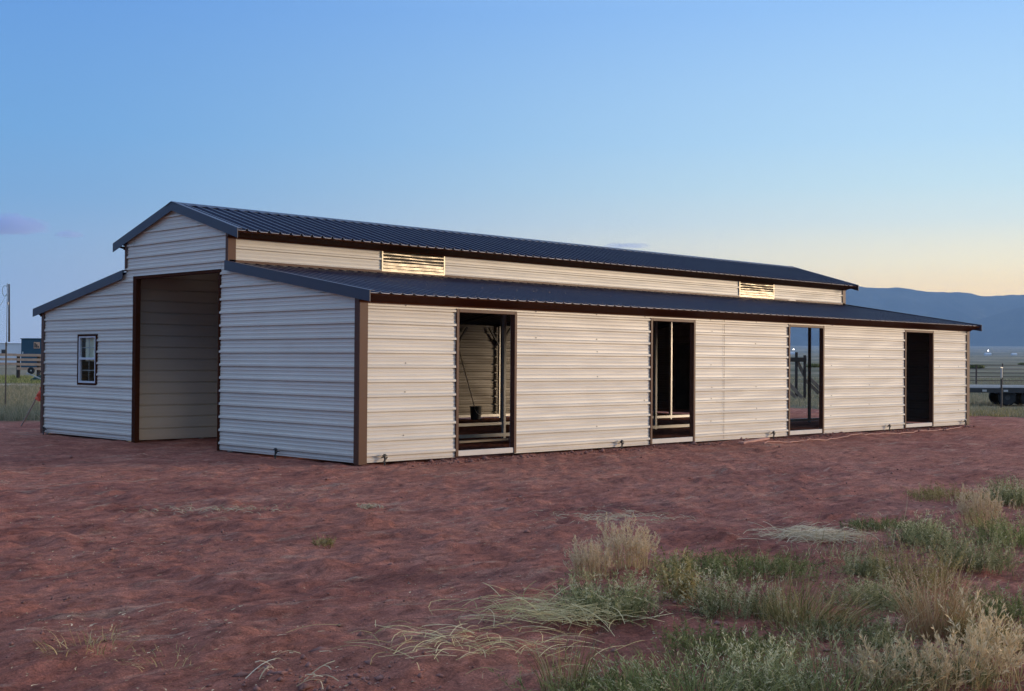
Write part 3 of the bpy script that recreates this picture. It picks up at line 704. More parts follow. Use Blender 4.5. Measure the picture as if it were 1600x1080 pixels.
# utility pole and service mast
p = place(14.5, 205); o = empty('utility_pole', p); tag(o, 'tall brown wooden utility pole rising behind the rail fence', 'pole')
mb = MB(); mb.tube([(0, 0, -.5), (-.05, 0, 5), (-.16, 0, 12.9)], .19, 12, .12); mb.build('shaft', MAT['darkwood'], o)
mb = MB(); mb.box((-.35, -.15, 9.6), (-.2, .05, 10.0)); mb.build('insulator', MAT['galv'], o)
p = place(10.3, 150); o = empty('service_mast', p); tag(o, 'slim grey service mast with a loop of cable at its top', 'mast')
mb = MB(); mb.tube([(0, 0, -.3), (0, 0, 10.1)], .04, 8); mb.build('conduit', MAT['pipe'], o)
mb = MB(); mb.tube([(-.02, -.05, 9.95)]+[(-.3+.30*math.cos(a), -.05, 9.2+.62*math.sin(a)) for a in np.linspace(1.0, 5.6, 20)]+[(.03, -.05, 8.65)], .025, 6); mb.build('cable_loop', MAT['black'], o, smooth=True)
mb = MB(); mb.tube([(-.12, -.02, 8.8), (-.5, -.02, 8.0), (-1.4, -.02, 6.6), (-6, 2, 3.4)], .02, 6); mb.build('drop_cable', MAT['black'], o, smooth=True)
# white trailer home and blue shed
def hut(name, u, d, w, dep, h, roofh, m, label, cat, roofm):
    p = place(u, d); o = empty(name, p, VIEW_RZ); tag(o, label, cat)
    mb = MB(); mb.box((-w/2, 0, -.3), (w/2, dep, h)); mb.build('wall', m, o)
    mb = MB(); mb.prism([(-w/2-.1, -.12, h+.003), (-w/2-.1, dep+.12, h+.003), (-w/2-.1, dep+.12, h+.08), (-w/2-.1, dep/2, h+roofh), (-w/2-.1, -.12, h+.08)], (w+.2, 0, 0)); mb.build('roof', roofm, o)
    return o
o = hut('trailer_home', 4, 190, 5.6, 2.6, 3.25, .25, MAT['white_far'], 'low white building behind the fence at the far left', 'building', MAT['white_far'])
mb = MB(); mb.box((-.2, -.03, 1.5), (.6, -.003, 2.4)); f_ = mb.build('window', MAT['galv'], o); mb = MB(); mb.box((-.12, -.045, 1.6), (.52, -.032, 2.3)); mb.build('pane', MAT['steel_dark'], f_)
mb = MB(); mb.box((-1.6, -.03, .2), (-.8, -.003, 2.0)); mb.build('door', MAT['galv'], o)
o = hut('shed', 55, 150, 3.3, 4, 3.55, .14, MAT['shed'], 'dark blue shed with a small pale window behind the fence', 'shed', MAT['shed'])
mb = MB(); mb.box((-.15, -.05, 2.45), (.55, -.003, 3.2)); f_ = mb.build('window', MAT['rail'], o); mb = MB(); mb.box((-.07, -.07, 2.55), (.08, -.053, 3.08)); mb.box((.13, -.07, 2.55), (.28, -.053, 2.95)); mb.box((.33, -.07, 2.55), (.46, -.053, 2.75)); mb.build('pane', MAT['steel_dark'], f_)
mb = MB(); mb.tube([(.85, 1, 3.6), (.85, 1, 4.2)], .05, 8); mb.build('flue', MAT['steel_dark'], o)
mb = MB(); mb.box((-1.5, -.04, 1.75), (-1.4, -.003, 2.05)); mb.build('meter_box', MAT['white'], o)
# wooden rail fence
p = place(30, 91); o = empty('rail_fence', p, VIEW_RZ); tag(o, 'pale wooden rail fence with thick posts in front of the blue shed', 'fence')
for xp in (-4.9, -.05, 1.4, 5.0, 9.8):
    mb = MB(); mb.tube([(xp, 0, -.3), (xp+.01, 0, 1.80)], .135, 10, .12); mb.build('post', MAT['darkwood'], o)
for j, zr in enumerate((1.74, 1.42, 1.09, .78)):
    for (xa, xb) in ((-4.9, -.1), (-.1, 5.0), (5.0, 9.8)):
        if xb < 0 and j == 3: continue
        mb = MB(); mb.bar((xa+.01, -.16, zr+.02*math.sin(xa)), (xb-.01, -.16, zr+.02*math.cos(xb*2)), .035, .18); mb.build('rail', MAT['rail'], o, .006)
# pale dirt track
v = []; f = []; n_ = 160
for i in range(n_+1):
    t_ = -75+i*.45
    for dd in (0, 1, 2, 3, 4):
        q = 72.5+dd*.9+.5*float(noise(np.array(t_*.2), np.array(dd*3.), 5)); c_ = CAM+FWD*q+RGT*t_; v.append((c_.x, c_.y, gz(c_.x, c_.y)+.02))
for i in range(n_):
    for dd in range(4): f.append((i*5+dd, i*5+dd+1, i*5+dd+6, i*5+dd+5))
tag(MB().add(v, f).build('path', paint('pale dirt track', (.48, .41, .33), .9, .2, .6)), kind='structure')
# hand cart by the fence
p = place(55, 86); o = empty('hand_cart', p, VIEW_RZ); tag(o, 'black wheeled cart with a pale drawbar and green tarp beside the fence', 'cart')
w_ = MB(); w_.lathe([(.045, -.05), (.15, -.05), (.17, -.03), (.17, .03), (.15, .05), (.045, .05)], (-.18, 0, .50), 20, 'y'); wh = w_.build('wheel', MAT['rubber'], o)
mb = MB(); mb.lathe([(0, -.04), (.04, -.04), (.04, .04), (0, .04)], (-.18, 0, .5), 12, 'y'); mb.build('hub', MAT['galv'], wh)
mb = MB(); mb.bar((-.35, -.1, .38), (.75, -.15, -.05), .05, .05); mb.build('drawbar', MAT['galv'], o)
mb = MB(); mb.prism([(-.3, .05, .0), (.75, .05, .0), (.75, .05, .26), (.3, .05, .3), (-.1, .05, .16)], (0, .5, 0)); mb.build('tray', MAT['tarp'], o, .03)
mb = MB(); mb.bar((.1, .02, .3), (.45, .02, .62), .05, .05); mb.bar((.45, .02, .62), (.6, .02, .25), .05, .05); mb.build('frame', MAT['steel_dark'], o); o.scale = (1.4, 1.4, 1.4)
# flatbed trailer at the right
p = place(1592, 51); o = empty('flatbed_trailer', p, VIEW_RZ-.16); tag(o, 'dark flatbed trailer parked beyond the right end of the barn', 'trailer')
mb = MB(); mb.box((-2.9, -.95, .66), (2.6, 1.05, .72)); mb.build('deck', paint('grey weathered deck', (.34, .31, .29), .7, .25, 3, stretch=(1, 8, 1), bmp=.3), o, .006)
mb = MB(); mb.box((-2.95, -1.02, .52), (2.65, -.955, .70)); mb.box((-2.95, 1.055, .52), (2.65, 1.12, .70)); mb.box((-2.95, -.95, .52), (-2.88, 1.05, .655)); mb.box((2.58, -.95, .52), (2.65, 1.05, .655))
for xx in np.arange(-2.3, 2.3, .9): mb.box((xx-.035, -.94, .53), (xx+.035, 1.04, .655))
mb.build('chassis', MAT['steel_dark'], o)
for xx in np.arange(-2.4, 2.5, .8):
    mb = MB(); mb.box((xx, -1.075, .56), (xx+.16, -1.025, .64)); mb.build('stake_pocket', MAT['galv'], o)
for xx in (-.62, .22):
    for yy in (-.82, .92):
        mb = MB(); mb.lathe([(.10, -.11), (.29, -.11), (.335, -.07), (.335, .07), (.29, .11), (.10, .11)], (xx, yy, .335), 24, 'y'); wh = mb.build('wheel', MAT['rubber'], o)
        mb = MB(); mb.lathe([(0, -.09), (.17, -.10), (.19, -.08), (.19, .08), (0, .09)], (xx, yy, .335), 18, 'y'); mb.build('rim', MAT['steel_dark'], wh)
mb = MB(); mb.prism([(-1.1, -1.0, .5), (-.95, -1.0, .72), (.55, -1.0, .72), (.7, -1.0, .5), (.64, -1.0, .5), (.5, -1.0, .68), (-.9, -1.0, .68), (-1.04, -1.0, .5)], (0, .25, 0)); mb.build('fender', MAT['black'], o)
mb = MB(); mb.bar((-2.95, .8, .58), (-4.4, .05, .52), .08, .1); mb.bar((-2.95, -.7, .58), (-4.4, .05, .52), .08, .1); mb.tube([(-4.35, .05, -.05), (-4.35, .05, .9)], .035, 8); mb.build('drawbar', MAT['steel_dark'], o)
mb = MB(); mb.bar((-2.3, -.3, .76), (2.2, .1, .78), .28, .05); mb.bar((-2.6, .4, .76), (1.4, .55, .76), .22, .05); mb.build('plank_load', MAT['board'], o) if False else None
for (a_, b_, lb) in (((-2.3, -.45, .767), (1.9, -.25, .767), 'pale plank lying lengthwise on the near side of the flatbed trailer'), ((-2.5, .35, .767), (1.2, .55, .767), 'grey plank lying on the far side of the flatbed trailer')):
    mw = Matrix.Translation(p) @ Matrix.Rotation(VIEW_RZ-.16, 4, 'Z'); plank('plank', mw @ Vector(a_), mw @ Vector(b_), .30, .09, MAT['sill'] if 'near' in lb else MAT['board'], lb, 'plank')
# white topped post
p = place(1565, 46); o = empty('marker_post', p); tag(o, 'white topped marker post standing in front of the flatbed trailer', 'post')
mb = MB(); mb.tube([(0, 0, -.2), (0, 0, 1.1)], .035, 10); mb.build('shaft', MAT['steel_dark'], o)
mb = MB(); mb.tube([(0, 0, 1.15), (0, 0, 1.50)], .036, 10); mb.box((-.13, -.02, 1.501), (.09, .02, 1.53)); mb.build('sleeve', MAT['galv'], o)
# pipe corral fence
p = place(1560, 92); o = empty('pipe_fence', p, VIEW_RZ); tag(o, 'open pipe corral fence in the grass beyond the trailer', 'fence')
for k in range(9):
    xp = -5.2+k*1.82+.1*math.sin(k*3); mb = MB(); mb.tube([(xp, 0, -.2), (xp, 0, 1.56+.08*math.sin(k*2.3))], .045 if k % 2 else .06, 8); mb.build('post', MAT['pipe'], o)
for zr in (1.48, 1.2, .92, .64, .36):
    mb = MB(); mb.tube([(-5.3, -.05, zr), (9.5, -.05, zr+.03)], .026, 6); mb.build('rail', MAT['pipe'], o)
# timber loading ramp seen through the third doorway
p = place(1257, 57); o = empty('loading_chute', p, VIEW_RZ); tag(o, 'weathered timber chute frame with sloping braces seen through the third doorway', 'chute')
for xp, zt in ((-.36, 2.15), (.02, 2.02), (-1.3, 2.0)):
    mb = MB(); mb.box((xp-.055, -.055, -.2), (xp+.055, .055, zt)); mb.build('post', MAT['darkwood'], o, .01)
mb = MB(); mb.box((-1.5, -.12, 1.72), (.07, -.06, 1.92)); mb.build('beam', MAT['darkwood'], o, .01)
for (a_, b_) in (((-.30, .1, 1.75), (.03, .1, 1.1)), ((-.95, -.16, 1.0), (.02, -.16, -.05)), ((-1.1, -.25, .75), (-.3, -.25, .0)), ((.25, .3, 1.05), (.85, .3, .45)), ((.2, .6, .9), (.8, .6, .3))):
    mb = MB(); mb.bar(a_, b_, .05, .15); mb.build('brace', MAT['wood'], o, .008)
# far buildings with yard lamps
for i, (u, d, w_, lb) in enumerate(((1545, 2300, 10, 'far white farm building on the plain with a bright yard lamp'), (1586, 2600, 9, 'far white farm building nearest the right edge of the photo'), (1238, 2200, 9, 'far white farm building on the plain seen through the third doorway'))):
    p = place(u, d); o = empty('farm_building', p, VIEW_RZ); tag(o, lb, 'building', 'far farm buildings on the plain')
    mb = MB(); mb.box((-w_/2, 0, -2), (w_/2, 10, 3)); mb.build('wall', MAT['white_far'], o)
    mb = MB(); mb.prism([(-w_/2-.4, -.5, 3.02), (-w_/2-.4, 10.5, 3.02), (-w_/2-.4, 5, 4.6)], (w_+.8, 0, 0)); mb.build('roof', MAT['white_far'], o)
for u, d, lb in ((1544, 2240, 'bright yard lamp beside the farm building right of the barn roof'), (1240, 2150, 'bright yard lamp on the plain seen through the third doorway')):
    p = place(u, d); o = empty('yard_lamp', p); tag(o, lb, 'lamp', 'yard lamps on the plain')
    mb = MB(); mb.tube([(0, 0, -1), (0, 0, 8)], .2, 8); mb.build('pole', MAT['galv'], o)
    mb = MB(); mb.lathe([(0, -.8), (.6, -.6), (.85, 0), (.6, .6), (0, .8)], (0, 0, 8.6), 14); mb.build('globe', MAT['globe'], o)

# ------------------------------------------------------------------ vegetation
class Tuft:
    def __init__(s, seed): s.r = random.Random(seed); s.v = []; s.f = []; s.c = []
    def ribbon(s, pts, w, tone, head=0, taper=True):
        r = s.r; a = r.uniform(0, math.pi); side = Vector((math.cos(a), math.sin(a), 0)); n = len(s.v); m = len(pts)
        for i, p in enumerate(pts):
            k = w*(1-(i/(m-1))**1.5*.85) if taper else w
            s.v += [p-side*k/2, p+side*k/2]; s.c += [(tone, head, 0, 1)]*2
        for i in range(m-1): s.f.append((n+2*i, n+2*i+1, n+2*i+3, n+2*i+2))
    def leaf(s, p, d, ln, w, tone, head=0):
        n = len(s.v); d = d.normalized(); q = d.cross(Vector((s.r.uniform(-1, 1), s.r.uniform(-1, 1), s.r.uniform(-1, 1)))).normalized()*w/2
        s.v += [p, p+d*ln*.5+q, p+d*ln, p+d*ln*.5-q]; s.c += [(tone, head, 0, 1)]*4; s.f.append((n, n+1, n+2, n+3))
    def stem(s, base, az, lean, ln, droop, seg=4):
        out = Vector((math.cos(az), math.sin(az), 0)); pts = []; wob = s.r.uniform(-.05, .05)
        for i in range(seg+1):
            q = i/seg; h = ln*q*math.cos(lean)-droop*ln*q*q; o_ = ln*q*math.sin(lean)+droop*ln*.55*q*q
            pts.append(base+out*o_+Vector((-out.y, out.x, 0))*wob*ln*math.sin(q*3)+Vector((0, 0, h)))
        return pts
    def mesh(s, name, m):
        me = bpy.data.meshes.new(name); me.from_pydata([tuple(p) for p in s.v], [], s.f)
        ca = me.color_attributes.new('tone', 'FLOAT_COLOR', 'POINT'); ca.data.foreach_set('color', [x for c in s.c for x in c])
        me.materials.append(m); return me
def spots(r, n, rad, k=7):
    cs = [(rad*.8*math.sqrt(r.random()), r.uniform(0, 6.283), r.uniform(.55, 1.12)) for _ in range(k)]; out = []
    for _ in range(n):
        q, a, h = r.choice(cs); g = rad*.30
        out.append((q*math.cos(a)+r.gauss(0, g), q*math.sin(a)+r.gauss(0, g), h))
    return out
def grass(seed, n, h, rad, mname, w=.005, lean=.5, droop=.25, heads=.15, wind=0.0):
    t_ = Tuft(seed); r = t_.r
    for _ in range(int(n*.8)):
        a = r.uniform(0, 6.283); q = rad*math.sqrt(r.random()); base = Vector((q*math.cos(a), q*math.sin(a), -.01))
        ln = h*r.uniform(.45, 1.08)*(1-.35*(q/rad)**2); az = a+r.gauss(0, .7)
        p = t_.stem(base, az, abs(r.gauss(0, lean*.6))+lean*.35*q/rad, ln, droop*r.uniform(.4, 1.6))
        if wind: p = [x+Vector((wind*(i/4)**2*ln, -wind*.4*(i/4)**2*ln, 0)) for i, x in enumerate(p)]
        tone = r.random(); t_.ribbon(p, w*r.uniform(.6, 1.3), tone)
        if r.random() < heads:
            d = (p[-1]-p[-2]).normalized()
            for k in range(7):
                t_.leaf(p[-1]-d*.012*k, d+Vector((r.gauss(0, .35), r.gauss(0, .35), r.gauss(0, .2))), .022, .006, r.random(), r.uniform(.5, 1))
    return t_.mesh('grass_tuft', MAT[mname])
def forb(seed, n, h, rad, mname, leaves=14, lean=.55, ll=.026, lw=.0048, heads=.2):
    """branching weed: thin stems set with small narrow leaves"""
    t_ = Tuft(seed); r = t_.r
    for (bx_, by_, hk) in spots(r, int(n*.85), rad*.86, 12):
        a = math.atan2(by_, bx_); base = Vector((bx_, by_, -.01)); ln = h*r.uniform(.45, 1.1)*hk; p = t_.stem(base, a+r.gauss(0, .8), abs(r.gauss(0, lean*.6)), ln, .12*r.random(), 4)
        tone = r.random()*.9; t_.ribbon(p, .0035, tone)
        hd = r.random() < heads
        for k in range(int(leaves*1.35)):
            u = r.uniform(.12, 1)*4; i = min(3, int(u)); c_ = p[i].lerp(p[i+1], u-i)
            d = (p[i+1]-p[i]).normalized()*.6+Vector((r.gauss(0, .6), r.gauss(0, .6), r.gauss(.1, .4)))
            t_.leaf(c_, d, ll*r.uniform(.6, 1.4), lw*r.uniform(.7, 1.4), min(1, tone+r.uniform(-.15, .25)) if tone else .1, r.uniform(.5, 1) if hd and u > 3.1 else 0)
    return t_.mesh('weed', MAT[mname])
def seedgrass(seed, n, h, rad, mname, lean=.35):
    """dry grass with feathery seed heads"""
    t_ = Tuft(seed); r = t_.r
    for (bx_, by_, hk) in spots(r, int(n*.75), rad, 6):
        a = math.atan2(by_, bx_); q = 0; base = Vector((bx_, by_, -.01))
        ln = h*r.uniform(.5, 1.08)*hk; p = t_.stem(base, a+r.gauss(0, .8), abs(r.gauss(0, lean*.6)), ln, .16*r.random(), 4)
        t_.ribbon(p, .0045, r.random())
        for k in range(16):
            u = 4*(1-.32*r.random()); i = min(3, int(u)); c_ = p[i].lerp(p[i+1], u-i)
            d = (p[4]-p[3]).normalized()+Vector((r.gauss(0, .5), r.gauss(0, .5), r.gauss(0, .3)))
            t_.leaf(c_, d, .035*r.uniform(.6, 1.4), .006*r.uniform(.7, 1.5), r.random(), r.uniform(.3, 1))
    return t_.mesh('seed_grass', MAT[mname])
def strawpile(seed, n, lx, ly, mname, ln=.5, w=.006, dirn=0.0, spread=.7, hz=.05):
    t_ = Tuft(seed); r = t_.r
    for _ in range(n):
        x, y = r.gauss(0, lx*.42), r.gauss(0, ly*.42); a = dirn+r.gauss(0, spread); l = ln*r.uniform(.35, 1.15)
        z0, z1 = abs(r.gauss(0, hz)), abs(r.gauss(0, hz)); bend = r.gauss(0, .10)*l*(2.5 if r.random() < .15 else 1)
        d = Vector((math.cos(a), math.sin(a), 0)); nn = Vector((-d.y, d.x, 0)); pts = []
        for i in range(5):
            q = i/4; pts.append(Vector((x, y, 0))+d*l*(q-.5)+nn*bend*math.sin(q*3.1416)+Vector((0, 0, .004+z0+(z1-z0)*q+.02*math.sin(q*3.14))))
        k = len(t_.v); tone = r.random()
        for i, p in enumerate(pts):
            ww = w*r.uniform(.8, 1.1); t_.v += [p-nn*ww/2, p+nn*ww/2+Vector((0, 0, ww*.4))]; t_.c += [(tone, 0, 0, 1)]*2
        for i in range(4): t_.f.append((k+2*i, k+2*i+1, k+2*i+3, k+2*i+2))
    return t_.mesh('straw_pile', MAT[mname])
PLANTS = []
def plant(name, me, x, y, label, cat, group=None, sc=1.0, rz=0.0, sz=None):
    o = bpy.data.objects.new(name, me); C.objects.link(o); o.location = (x, y, gz(x, y)); o.rotation_euler = (0, 0, rz)
    
    if name == 'weed': sc *= .9
    o.scale = (sc, sc, sz or sc); tag(o, label, cat, group); PLANTS.append((x, y)); return o

def px(u, v):                                        # ground point (flat) under a photo pixel
    x_, y_ = (u-800)/FPX, (540-v)/FPX; c_, s_ = math.cos(ROLL), math.sin(ROLL); x_, y_ = c_*x_+s_*y_, -s_*x_+c_*y_
    d = fw+rt*x_+up*y_; k = -CAM.z/d.z; return CAM.x+d.x*k, CAM.y+d.y*k
G1 = 'weeds and grass tufts in the near corner'
SG = seedgrass(1, 260, .44, .20, 'gold', .35); B1 = forb(2, 420, .36, .32, 'sage', 22, .85); 
plant('seed_grass', SG, *px(980, 896), 'pale gold seed grass tuft standing tallest at the left tip of the weeds', 'grass tuft', G1, .84)
plant('seed_grass', SG, *px(928, 900), 'shorter gold seed grass tuft just left of the tallest gold one', 'grass tuft', G1, .72, 2.2)
plant('weed', B1, *px(948, 962), 'big grey green bushy weed behind the flattened straw', 'weed', G1, 1.05)
plant('weed', forb(3, 90, .40, .16, 'olive', 22, .35, .03, .010), *px(1060, 935), 'yellow green upright leafy weed right of the gold seed grass', 'weed', G1)
plant('weed', forb(4, 420, .17, .55, 'green', 16, 1.1), *px(1072, 892), 'low dark green weed mat behind the yellow green weed', 'weed', G1)
plant('weed', forb(5, 460, .20, .62, 'green', 16, 1.1, heads=.05), *px(1175, 893), 'wide low green weed mat at the upper edge of the weeds', 'weed', G1)
plant('weed', forb(6, 330, .36, .34, 'sage', 22, .8, heads=.5), *px(1155, 962), 'grey green weed with pale flower heads in the middle of the weeds', 'weed', G1)
plant('grass_tuft', grass(7, 620, .52, .30, 'olive', .006, .8, .3, .1, .35), *px(1268, 978), 'olive grass tuft swept over to one side beside bare soil', 'grass tuft', G1)
plant('weed', forb(8, 420, .20, .48, 'green', 18, 1.1), *px(1150, 1022), 'low fresh green weed in front of the pale flowered weed', 'weed', G1)
GR1 = grass(9, 900, .40, .42, 'green', .005, .7, .3, .22)
plant('grass_tuft', GR1, *px(1085, 1090), 'green grass with pale heads cut by the bottom edge near its middle', 'grass tuft', G1)
plant('weed', forb(91, 260, .36, .36, 'sage', 20, .8, heads=.5), *px(1190, 1075), 'grey green weed with creamy heads at the bottom edge', 'weed', G1)
plant('grass_tuft', grass(10, 160, .46, .12, 'olive', .0045, .35, .22, .06), *px(884, 1078), 'thin upright green tuft alone at the bottom of the bare soil', 'grass tuft', G1)
plant('weed', forb(11, 430, .24, .50, 'sage', 18, 1.0), *px(1388, 938), 'broad grey green weed behind the tall rusty dry stems', 'weed', G1)
B2 = forb(12, 330, .30, .34, 'sage', 18, .9, heads=.1)
plant('weed', B2, *px(1436, 850), 'round grey green weed standing alone on the red soil', 'weed', G1, 1.1)
plant('weed', forb(13, 280, .14, .44, 'green', 14, 1.2), *px(1374, 821), 'low flat green weed farthest into the bare soil', 'weed', G1)
plant('weed', forb(14, 420, .22, .62, 'olive', 16, 1.1), *px(1492, 779), 'low olive weed at the top of the weeds beside the bare ground', 'weed', G1)
plant('seed_grass', SG, *px(1535, 822), 'cream seed grass tuft among green weeds near the right edge', 'grass tuft', G1, .95, 2.0)
plant('weed', B1, *px(1582, 790), 'dark grey green bush at the upper right end of the weeds', 'weed', G1, 1.15, 1.0)
plant('weed', forb(15, 360, .38, .40, 'green', 20, .9), *px(1590, 852), 'dark green weed at the right edge below the grey green bush', 'weed', G1)
plant('weed', forb(16, 360, .38, .38, 'sage', 20, .8, heads=.1), *px(1532, 890), 'olive grey weed in front of the cream seed grass', 'weed', G1)
plant('weed', forb(17, 240, .42, .38, 'olive', 20, .7), *px(1432, 908), 'loose olive weed with bare upright stems behind the rusty dry stems', 'weed', G1)
plant('weed', B2, *px(1345, 893), 'small grey green weed left of the loose olive weed', 'weed', G1, .8, .7)
SG2 = seedgrass(18, 150, .38, .22, 'pinkdry', .6)
plant('dry_stems', grass(19, 420, .60, .17, 'rust', .0055, .35, .2, .35), *px(1462, 992), 'tall rusty tan dry stems rising above the pinkish grass', 'dry grass', G1)
plant('seed_grass', SG2, *px(1410, 1082), 'pinkish dry seed grass left of the rusty stems at the bottom', 'grass tuft', G1, .9)
plant('seed_grass', SG2, *px(1505, 1072), 'largest pinkish dry seed grass beneath the rusty stems', 'grass tuft', G1, 1.0, 1.4)
plant('seed_grass', SG2, *px(1588, 1062), 'pinkish dry seed grass in the bottom right corner', 'grass tuft', G1, 1.1, 2.6)
plant('grass_tuft', GR1, *px(1300, 1085), 'dense dark green grass beside the pinkish grass at the bottom', 'grass tuft', G1, 1.0, 1.2)
plant('weed', forb(20, 380, .24, .46, 'green', 18, 1.0), *px(1585, 965), 'low dark green weed above the pinkish grass at the right edge', 'weed', G1)
plant('weed', forb(22, 260, .22, .38, 'sage', 18, 1.0), *px(1330, 1005), 'low weed in the bare gap left of the rusty stems', 'weed', G1)
plant('weed', forb(23, 330, .22, .46, 'green', 18, 1.0), *px(975, 1088), 'dark green low weed cut by the bottom edge beside bare soil', 'weed', G1)
plant('weed', forb(60, 300, .28, .30, 'sage', 18, .9), *px(1455, 1062), 'grey green weed squeezed between the pinkish seed grasses', 'weed', G1)
plant('weed', forb(61, 260, .30, .26, 'olive', 18, .8), *px(1545, 1005), 'olive weed behind the largest pinkish seed grass', 'weed', G1)
plant('weed', forb(21, 60, .10, .12, 'olive', 12, .9), *px(507, 853), 'tiny olive weed alone in the middle of the bare soil', 'weed')
plant('dead_weed', grass(24, 120, .20, .24, 'pinkdry', .005, 1.2, .3, .05), *px(140, 1022), 'dead brown weed on a small dirt mound at the lower left', 'dead weed')
plant('dead_weed', grass(25, 110, .14, .26, 'pinkdry', .004, 1.2, .3, .05), *px(268, 1032), 'dead tan weed beside the dirt mound at the lower left', 'dead weed')
# heaps of flattened straw
G2 = 'flattened straw on the red soil'
VA = -YAW
plant('straw_pile', strawpile(30, 360, .60, .34, 'strawgreen', .32, .0040, -.25, .7, .06), *px(865, 972), 'large greenish straw heap flattened beside the big bushy weed', 'straw', G2, 1, VA)
STR = plant('straw_pile', strawpile(31, 130, .75, .5, 'strawgreen', .30, .0034, .4, .9, .02), *px(735, 1028), 'scattered long straws lying on the bare soil left of the thin tuft', 'straw', None, 1, VA); STR['kind'] = 'stuff'
STR = plant('straw_pile', strawpile(32, 260, .8, .6, 'straw', .16, .005, 0, .8, .008), *px(965, 806), 'thin pale straw scatter behind the gold seed grass', 'straw', None, 1, VA); STR['kind'] = 'stuff'
plant('straw_pile', strawpile(33, 420, .50, .42, 'straw', .30, .0055, 0, .6, .05), *px(1275, 838), 'pale tan straw heap at the back edge of the weeds', 'straw', G2, 1, VA)
plant('straw_pile', strawpile(34, 60, .16, .12, 'straw', .10, .008, 0, 1, .02), *px(577, 792), 'small pale straw clump alone on the bare soil', 'straw', G2, 1, VA)
plant('straw_pile', strawpile(35, 12, .35, .25, 'straw', .16, .006, .4, 1.2, .05), *px(490, 1066), 'broken straw on the clods at the bottom edge left of centre', 'straw', G2, 1, VA)
STR = plant('straw_pile', strawpile(36, 110, .8, .4, 'straw', .12, .006, 0, .9, .006), *px(350, 797), 'faint straw scatter on the bare soil in front of the opening', 'straw', None, 1, VA); STR['kind'] = 'stuff'

# low cover between the tufts (nobody could count it)
def big_mesh(name, V, F, tone, m, label=None, cat=None):
    me = bpy.data.meshes.new(name); V = np.asarray(V, np.float32); F = np.asarray(F, np.int32); k = F.shape[1]
    me.vertices.add(len(V)); me.vertices.foreach_set('co', V.ravel()); me.loops.add(F.size); me.loops.foreach_set('vertex_index', F.ravel())
    me.polygons.add(len(F)); me.polygons.foreach_set('loop_start', np.arange(0, F.size, k, dtype=np.int32)); me.update()
    ca = me.color_attributes.new('tone', 'FLOAT_COLOR', 'POINT'); ca.data.foreach_set('color', np.asarray(tone, np.float32).ravel())
    me.validate(); me.materials.append(m); o = bpy.data.objects.new(name, me); C.objects.link(o); return tag(o, label, cat, kind='stuff')
def blades(P, h, w, seed, lean=.5, flat=False):
    g = np.random.default_rng(seed); n = len(P); a = g.uniform(0, 2*np.pi, n); ln = h*g.uniform(.45, 1.1, n)
    le = np.abs(g.normal(0, lean, n)); d = np.stack([np.cos(a)*np.sin(le), np.sin(a)*np.sin(le), np.cos(le)], 1)
    if flat: d[:, 2] = np.abs(g.normal(0, .10, n))
    b_ = g.uniform(0, 2*np.pi, n); s_ = np.stack([np.cos(b_), np.sin(b_), np.zeros(n)], 1)
    if flat: s_ = np.stack([-d[:, 1], d[:, 0], np.full(n, .3)], 1)
    ww = (w*g.uniform(.6, 1.3, n))[:, None]; bend = np.stack([g.normal(0, .12, n), g.normal(0, .12, n), -np.abs(g.normal(0, .08, n))*(0 if flat else 1)], 1)*ln[:, None]
    mid = P+d*ln[:, None]*.55-bend*.4; tip = P+d*ln[:, None]+bend
    V = np.stack([P-s_*ww/2, P+s_*ww/2, mid+s_*ww*.4, mid-s_*ww*.4, tip+s_*ww*.1, tip-s_*ww*.1], 1).reshape(-1, 3)
    i = np.arange(n)[:, None]*6; F = np.concatenate([i+np.array([[0, 1, 2, 3]]), i+np.array([[3, 2, 4, 5]])])
    t_ = g.random(n); tone = np.repeat(np.stack([t_, np.zeros(n), np.zeros(n), np.ones(n)], 1), 6, 0)
    return V, F, tone
# sparse weeds filling the near corner
g_ = np.random.default_rng(5)
pts = []
def veg_density(s, t_):                              # s ahead, t to the right of the camera
    x = CAM.x+s*FWD.x+t_*RGT.x; y = CAM.y+s*FWD.y+t_*RGT.y
    edge = t_ - np.interp(s, [4, 6.2, 8, 10, 12, 13.5, 15.5, 17.5], [.3, .55, 1.5, 1.2, 2.4, 4.2, 6.0, 8.2])
    return x, y, sstep(-.1, .9, edge)*sstep(-.15, .22, noise(x*1.1, y*1.1, 31)+.08)*(1-sstep(15.5, 18, s))
S_ = g_.uniform(4, 17.5, 160000); T_ = g_.uniform(0, 9.5, 160000); x, y, den = veg_density(S_, T_)
k = g_.random(160000) < den*.20*(noise(x*.8, y*.8, 71) > -.05); x, y = x[k], y[k]
P = np.stack([x, y, height(x, y)-.005], 1)
V, F, T = blades(P, .10, .0055, 6, .8); big_mesh('low_weeds', V, F, T, MAT['sage'], 'sparse low weeds between the larger tufts', 'weeds')
S_ = g_.uniform(4, 17.5, 9000); T_ = g_.uniform(-1, 9.5, 9000); x, y, den = veg_density(S_, T_+.8); k = g_.random(9000) < den*.8+.03; x, y = x[k], y[k]
P = np.stack([x, y, height(x, y)+.006], 1); V, F, T = blades(P, .22, .005, 8, .5, True); big_mesh('straw_litter', V, F, T, MAT['straw'], 'loose dry straws strewn between the weeds', 'straw litter')
S_ = g_.uniform(4.6, 16.5, 5200); T_ = g_.uniform(0, 9.5, 5200); x, y, den = veg_density(S_, T_); k = g_.random(5200) < den*.30; x, y = x[k], y[k]
P = np.stack([x, y, height(x, y)-.005], 1); V, F, T = blades(P, .34, .0045, 28, .38); big_mesh('dry_stalks', V, F, T, MAT['strawgreen'], 'thin dry stalks standing among the weeds', 'stalks')
